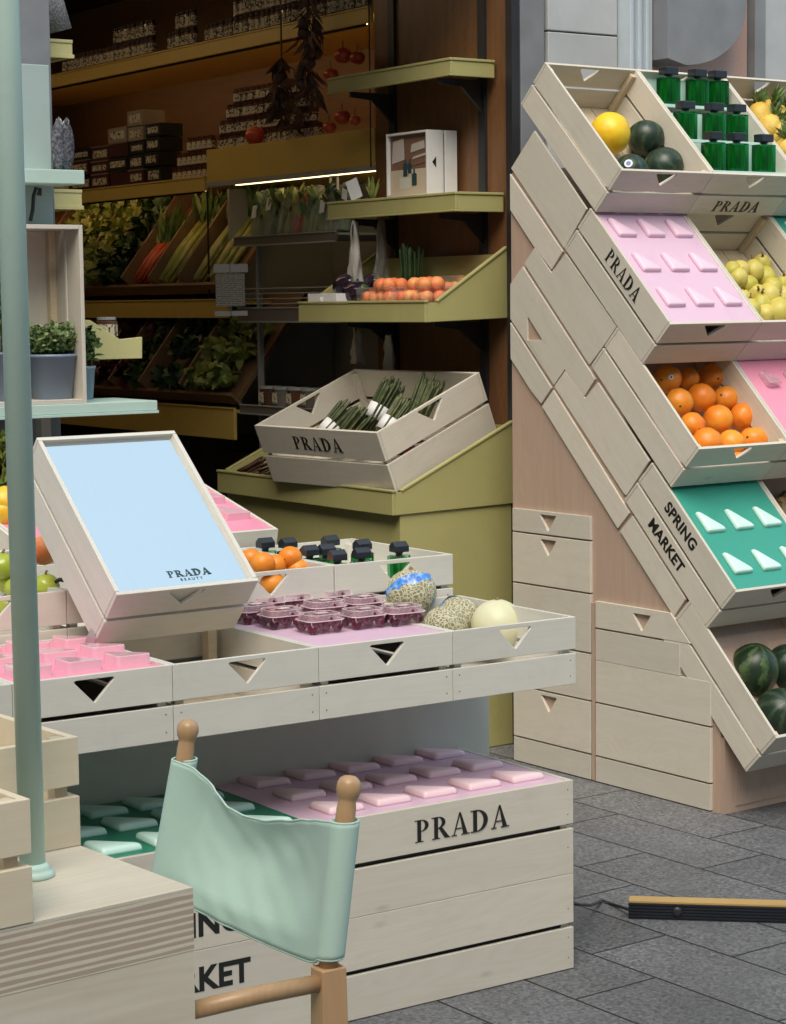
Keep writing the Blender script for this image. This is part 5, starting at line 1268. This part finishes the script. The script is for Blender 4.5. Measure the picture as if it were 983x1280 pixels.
# tubs on the low shelf
for k in range(6):
    o = thing('deli_tub', 'clear tub with pale lid on the low fridge shelf', 'tub', S_(.16, 1.30+.11*k, 1.169), 'tubs on the low fridge shelf')
    MB().lathe([(.034, 0), (.042, .004), (.045, .07), (.0, .07)], 16).build('tub_body', JARB if k % 2 else STEELW, o); MB().lathe([(.047, .071), (.048, .072), (.048, .082), (0, .083)], 16).build('lid', GREYWHITE, o)
    MB().box(-.0475, -.0465, -.02, .02, .012, .06).build('printed_label', JARL, o)
for k in range(3): p = S_(.25, 1.30+.16*k, 1.576); o = MB().ball((0, 0, 0), .04, 14, 10, (1, 1, .8), .3, 4, k).build('lettuce', LEAFD, smooth=True, M=p @ T3((0, 0, .035))); tag(o, 'dark leafy head behind the wire front of the fridge shelf', 'vegetable', 'leafy heads behind the wire')

# sloped produce bins
def bins(label, zf, v0, v1, u0, tilt, L, divs, name='produce_bin', zb=0):
    M = S_(u0, 0, zf) @ RY(-tilt); o = thing(name, label, 'produce bin', M)
    MB().box(0, L, v0, v1, -.02, -.002).build('sloped_floor', BROWN_Y, o)
    MB().box(-.016, -.001, v0, v1, -.03, .035).build('front_board', BROWN_Y, o, bevel=.001)
    for d in divs: MB().box(.0, L, d-.006, d+.006, -.001, .085).build('divider', DIVW, o, bevel=.001)
    return o
DIVW = wood('brown_pine', (.26, .17, .10), (.16, .10, .05), grain=.5, knots=.0)
TL_ = R(52)
b1 = bins('upper sloped produce bins with wooden dividers deep in the shop', 1.672, 2.26, 4.9, .215, TL_, .56, (2.62, 2.90, 3.17, 3.43, 3.70, 3.98, 4.3))
b2 = bins('lower sloped produce bins with wooden dividers deep in the shop', 1.20, 2.02, 4.9, .10, TL_, .56, (2.42, 2.80, 3.10, 3.45, 3.8, 4.2))
rail('bin_fascia', 'ochre and brown fascia below the upper produce bins', .195, .86, 2.26, 5.0, 1.535, 1.612, OCHRE, 'fascia')
rail('bin_fascia', 'dark ochre fascia below the lower produce bins', .08, .86, 2.02, 5.0, 1.02, 1.15, OCHRE, 'fascia')
MB().box(.20, .206, 2.425, 2.432, 1.0, 2.09).build('glass_edge', BLACK, fr)
o = MB().box(.30, .86, 2.02, 5.0, .01, 1.01).build('base_cupboard', DARKWALL, M=S_(0, 0, 0)); tag(o, 'dark base cupboard below the lower produce bins', 'cupboard')
def in_bin(u0, zf, d, v_, h): return S_(u0, 0, zf) @ RY(-TL_) @ T3((d, v_, h))
def leafy_head(M, label, group, r=.055, mat=LEAFY, n=46):
    mb = MB().ball((0, 0, 0), r*.75, 12, 8, (1, 1, .9), .1, 3)
    for q in range(n):
        a = random.uniform(0, 6.28); e = random.uniform(-.5, 1.5); dd = Vector((math.cos(a)*math.cos(e), math.sin(a)*math.cos(e), math.sin(e))); mb.leaf(dd*r*.5, dd+Vector((0, 0, .25)), r*.8, r*.8, .9)
    return tag(mb.build('lettuce', mat, M=M, smooth=True), label, 'vegetable', group)
def root_bunch(M, label, group, mat, L=.24, leaves=True, r=.010, n=14):
    o = thing('root_bunch', label, 'vegetable', M, group); mb = MB()
    for q in range(n): x, y = random.uniform(0, .05), random.uniform(-.05, .05); mb.tube([(0, y, x), (L*.5, y*1.1, x), (L, y*.9, x*.8)], [r*.5, r*1.2, r], 8)
    mb.build('stalks', mat, o, smooth=True)
    if leaves:
        mb = MB()
        for q in range(34): mb.leaf((L*.95, random.uniform(-.05, .05), random.uniform(0, .05)), (1, random.uniform(-.5, .5), random.uniform(.1, .8)), random.uniform(.08, .2), .022, .3)
        mb.build('leaves', LEAFG, o, smooth=True)
    return o
U1, Z1, U2, Z2 = .215, 1.672, .10, 1.20
for vv, kind in ((2.36, 'cel'), (2.53, 'cel'), (2.70, 'cel2'), (2.83, 'cel2'), (2.98, 'car'), (3.10, 'car'), (3.24, 'drk'), (3.37, 'drk'), (3.50, 'let'), (3.63, 'let'), (3.78, 'let'), (3.9, 'let'), (4.1, 'let')):
    if kind.startswith('cel'): root_bunch(in_bin(U1, Z1, .02, vv, .0), 'pale green celery stalks standing in the upper bins', 'celery in the upper bins', CELERY, .34)
    elif kind == 'car': root_bunch(in_bin(U1, Z1, .02, vv, .0), 'bunch of red roots with green tops in the upper bins', 'red roots in the upper bins', CARROT, .22)
    else:
        for q in range(4): leafy_head(in_bin(U1, Z1, .06+.13*q, vv+random.uniform(-.02, .02), .05), 'dark leafy greens in the upper bins' if kind == 'drk' else 'pale green lettuce heaped in the upper bins', 'dark greens in the upper bins' if kind == 'drk' else 'lettuces in the upper bins', .06, LEAFD if kind == 'drk' else LEAFY, 30)
for vv, kind in ((2.12, 0), (2.22, 0), (2.34, 0), (2.52, 1), (2.64, 1), (2.9, 1), (3.0, 2), (3.2, 2), (3.35, 3), (3.6, 3)):
    if kind == 0:
        for q in range(3): leafy_head(in_bin(U2, Z2, .06+.14*q, vv, .05), 'yellow green leafy head in the lower bins', 'leafy heads in the lower bins', .055, LEAFY, 30)
    else:
        for q in range(3): leafy_head(in_bin(U2, Z2, .06+.14*q, vv, .05), 'dark red or green head in the lower bins', 'dark heads in the lower bins', .055, (LEAFD, BERRY, BREAD)[kind-1], 26)
# printed notices on a stand
o = thing('price_notice', 'white printed price list hanging between the bins and the fridge', 'sign', MS @ T3(at(MS, 288, 360, u=.02)) @ RZ(-R(42)))
NOTE = new_mat('printed_notice'); m_, nt_, b = NOTE; tc_ = node(nt_, 'ShaderNodeTexCoord'); wv_ = node(nt_, 'ShaderNodeTexWave', Scale=42.0); wv_.bands_direction = 'Z'; n_ = node(nt_, 'ShaderNodeTexNoise', Scale=160.0)
nt_.links.new(tc_.outputs['Object'], wv_.inputs['Vector']); nt_.links.new(tc_.outputs['Object'], n_.inputs['Vector'])
k_ = mathn(nt_, 'MULTIPLY', ramp(nt_, wv_.outputs['Fac'], [(.6, 0.0), (.7, 1.0)]), ramp(nt_, n_.outputs['Fac'], [(.45, 0.0), (.5, 1.0)])); nt_.links.new(mixc(nt_, mathn(nt_, 'MULTIPLY', k_, .8), (.62, .60, .55), (.10, .09, .08)), b.inputs['Base Color'])
MB().box(-.062, .062, 0, .003, -.075, .06).build('paper_sheet', m_, o); MB().box(-.07, .075, .004, .008, .065, .10).build('header_card', PAPER, o); MB().box(-.07, .07, .004, .008, -.115, -.095).build('footer_card', PAPER, o)
MB().tube([(0, .006, -.115), (0, .006, .10)], .004, 8).build('rod', STEEL, o)

# ================================================================== LEFT SIDE: SHELVES, HERB STAND
def left_shelf(label, px0, px1, py0, py1, v_, prof=None):
    a, b_ = at(MS, px0, py0, v=v_), at(MS, px1, py1, v=v_)
    o = thing('left_shelf', label, 'shelf', S_(0, 0, 0)); x0, x1, z1, z0 = -1.9, b_.x, a.z, b_.z
    pr = prof or [(x0, z0), (x1, z0), (x1, z1), (x0, z1)]
    MB().plate(pr, t=.014, fn=lambda p, q, c: (p, v_+c, q)).build('end_board', OLIVE_LIT, o, bevel=.002)
    if not prof:
        MB().box(x0, x1+.004, v_-.004, v_-.0005, z0, z0+.012).build('bottom_bead', OLIVE_LIT, o, bevel=.001); MB().box(x0, x1, v_-.003, v_-.0005, z1-.010, z1).build('top_bead', OLIVE_LIT, o, bevel=.001)
    MB().box(x1-.012, x1, v_+.0145, v_+.8, z0+.002, z1-.002 if not prof else z0+.06).build('front_lip', OLIVE_LIT, o)
    MB().box(x0, x1-.0125, v_+.0145, v_+.8, z0+.01, z0+.022).build('shelf_board', OLIVE_LIT, o); return x1, z0, z1
OLIVE_LIT = plain('lit_olive_paint', (.62, .57, .26), .45, .03, 6, .06)  # same shelf paint as OLIVE, with the brighter light put into its colour
left_shelf('short brightly lit olive shelf end high at the left under the grey roll', 48, 91, 47, 73, .25)
left_shelf('brightly lit olive shelf end below the small mint shelf at the left', 67, 103, 236, 262, .25)
a, b_, c, d = (at(MS, *p, v=.25) for p in ((113, 400), (150, 424), (178, 421), (178, 448)))
left_shelf('brightly lit olive tray with sloping end beside the upright herb crate', 113, 178, 400, 448, .25, [(-1.9, d.z), (d.x, d.z), (c.x, c.z), (b_.x, b_.z), (a.x, a.z), (-1.9, a.z+.02)])
p = at(MS, 133, 400, v=.40); jar(MS @ T3((p.x, p.y, p.z-.06)), 'pale jar standing on the sloping tray at the left', None, .035, .07, GREYWHITE)
hs = thing('herb_stand', 'mint painted shelf stand at the left with an upright board', 'shelf stand', S_(0, 0, 0))
MB().box(-2.5, -1.474, -.22, .06, 1.279, 1.287).build('lower_bead', MINT, hs, bevel=.001)
MB().box(-2.5, -1.476, -.215, .06, 1.2875, 1.316).build('shelf_board', MINT, hs, bevel=.002)
MB().box(-2.3, -1.697, -.005, .055, 1.28+.03, 2.300).build('upright_board', MINTB, hs, bevel=.002) if 'MINTB' in globals() else MB().box(-2.3, -1.697, -.005, .055, 1.31, 2.300).build('upright_board', MINT, hs, bevel=.002)
a, b_ = at(MS, 30, 215, v=-.16), at(MS, 106, 230, v=-.16)
MB().box(-2.2, b_.x, -.16, -.006, b_.z, b_.z+.040).build('small_shelf', MINT, hs, bevel=.002)
MB().tube([at(MS, 38, 276, v=-.06), at(MS, 41, 262, v=-.06), at(MS, 42, 245, v=-.06), at(MS, 45, 235, v=-.06), at(MS, 50, 236, v=-.06), at(MS, 49, 244, v=-.06)], [.006, .006, .006, .006, .006, .008], 8).build('curled_bracket', BLACK, hs, smooth=True)
a = at(MS, 58, 528, v=-.05); MB().box(a.x-.03, a.x, -.08, -.04, .6, 1.2785).build('support_post', WHITE_Z, hs)
# upright crate on the stand
p0_ = at(MS, 104, 280, v=-.2)
uc = thing('upright_crate', 'whitewashed crate standing on end on the mint shelf, open to the street', 'crate', S_(0, 0, 1.3165))
x1 = at(MS, 109, 503, v=-.21).x; z1 = at(MS, 104, 281, v=-.21).z-1.3165; x0 = x1-.415
MB().box(x1-.012, x1, -.21, -.02, 0, z1).build('side_board', WHITE_Z, uc, bevel=.001); MB().box(x0, x0+.012, -.21, -.02, 0, z1).build('side_board', WHITE_Z, uc, bevel=.001)
MB().box(x0+.0125, x1-.0125, -.21, -.11, z1-.012, z1).build('top_board', WHITE, uc, bevel=.001); MB().box(x0+.0125, x1-.0125, -.10, -.02, z1-.012, z1).build('top_board', WHITE, uc, bevel=.001)
MB().box(x0+.0125, x1-.0125, -.21, -.02, 0, .012).build('bottom_board', WHITE, uc, bevel=.001)
for k in range(4): w_ = (.39)/4; MB().box(x0+.0125+k*w_, x0+.0125+(k+1)*w_-.005, -.032, -.022, .013, z1-.0125).build('rear_slat', WHITE_Z, uc, bevel=.001)
MB().box(x1-.034, x1-.0125, -.055, -.033, .0125, z1-.013).build('corner_post', RAW, uc)
MB().box(x1-.0155, x1-.0123, -.125, -.115, .03, z1-.03).build('side_gap_strip', CLEAN, uc)
# pots
POT = plain('blue_grey_zinc_pot', (.20, .27, .36), .45, .1, 6, .1)
def herb(label, px, py, v_, r, h, hh, n=220, mat=THYME, upright=1.0, lw=.010, ll=.018, cat='potted herb', zb=None):
    p = at(MS, px, py, v=v_); o = thing('potted_herb', label, cat, S_(p.x, v_, zb if zb else 1.3287))
    MB().lathe([(r*.72, 0), (r*.74, .001), (r*.97, h-.01), (r*1.04, h-.009), (r*1.05, h), (r*.98, h), (r*.95, h-.008), (0, h-.012)], 28).build('pot', POT, o, smooth=True)
    for m in o.children: pass
    mb = MB(); st_ = MB()
    for k in range(n):
        a = random.uniform(0, 6.28); q = r*.9*math.sqrt(random.random()); bx, by = q*math.cos(a), q*math.sin(a)
        L = hh*random.uniform(.55, 1.05); tip = Vector((bx*1.35+random.uniform(-.01, .01), by*1.35, h+L)); base = Vector((bx*.8, by*.8, h-.01))
        if k % 3 == 0: st_.tube([base, base.lerp(tip, .5)+Vector((random.uniform(-.006, .006), random.uniform(-.006, .006), 0)), tip], .0010, 5, False)
        for q2 in range(7):
            t = random.uniform(.25, 1.0); pt = base.lerp(tip, t); mb.leaf(pt, (random.uniform(-1, 1), random.uniform(-1, 1), random.uniform(-.1, .9)*upright), ll*random.uniform(.6, 1.2), lw*random.uniform(.6, 1.1), .4)
    mb.build('leaves', mat, o); st_.build('stems', LEAFD, o); return o
herb('blue grey pot of bushy thyme inside the upright crate', 66, 500, -.12, .076, .130, .085)
herb('blue grey pot of tall herb at the left picture edge', -16, 500, -.12, .075, .14, .26)
herb('grey pot of basil behind the upright crate', 106, 500, .02, .034, .10, .12, 30, LEAFG, 1, .020, .028, zb=1.3165)
# lavender bags and roll
LAV = fruit_mat('dried_lavender', (.02, .02, .025), (.16, .16, .19), 120, .8, .6, 320, .5)
for k, (px, lab) in enumerate(((84, 'film bag of dried grey lavender on the small mint shelf'), (74, 'second lavender bag, left behind the first'))):
    p = at(MS, px, 214, v=-.08); o = thing('lavender_bag', lab, 'bag', MS @ T3((p.x, p.y, b_.z+.0405 if False else p.z)))
    MB().ball((0, 0, .072), .028, 18, 14, (.85, .6, 2.55), .12, 4, k).build('filling', LAV, o, smooth=True)
    mb = MB()
    for q in range(10): mb.leaf((0, 0, .128), (random.uniform(-.15, .35), random.uniform(-.2, .2), 1), random.uniform(.015, .03), .02, .3)
    mb.build('tied_top', plain('grey_film', (.35, .35, .38), .3, .1, 20, .3) if k == 0 else bpy.data.materials['grey_film'], o)
p = at(MS, 66, 46, v=.35); q = at(MS, 45, -30, v=.35)
GRAN = fruit_mat('granular_grey', (.18, .18, .18), (.55, .54, .53), 160, .8, 1.0, 300)
o = MB().tube([p+Vector((0, 0, .012)), q], [.062, .062], 28).build('granular_roll', GRAN, M=MS, smooth=True); tag(o, 'grey speckled roll leaning on the high left shelf', 'roll')
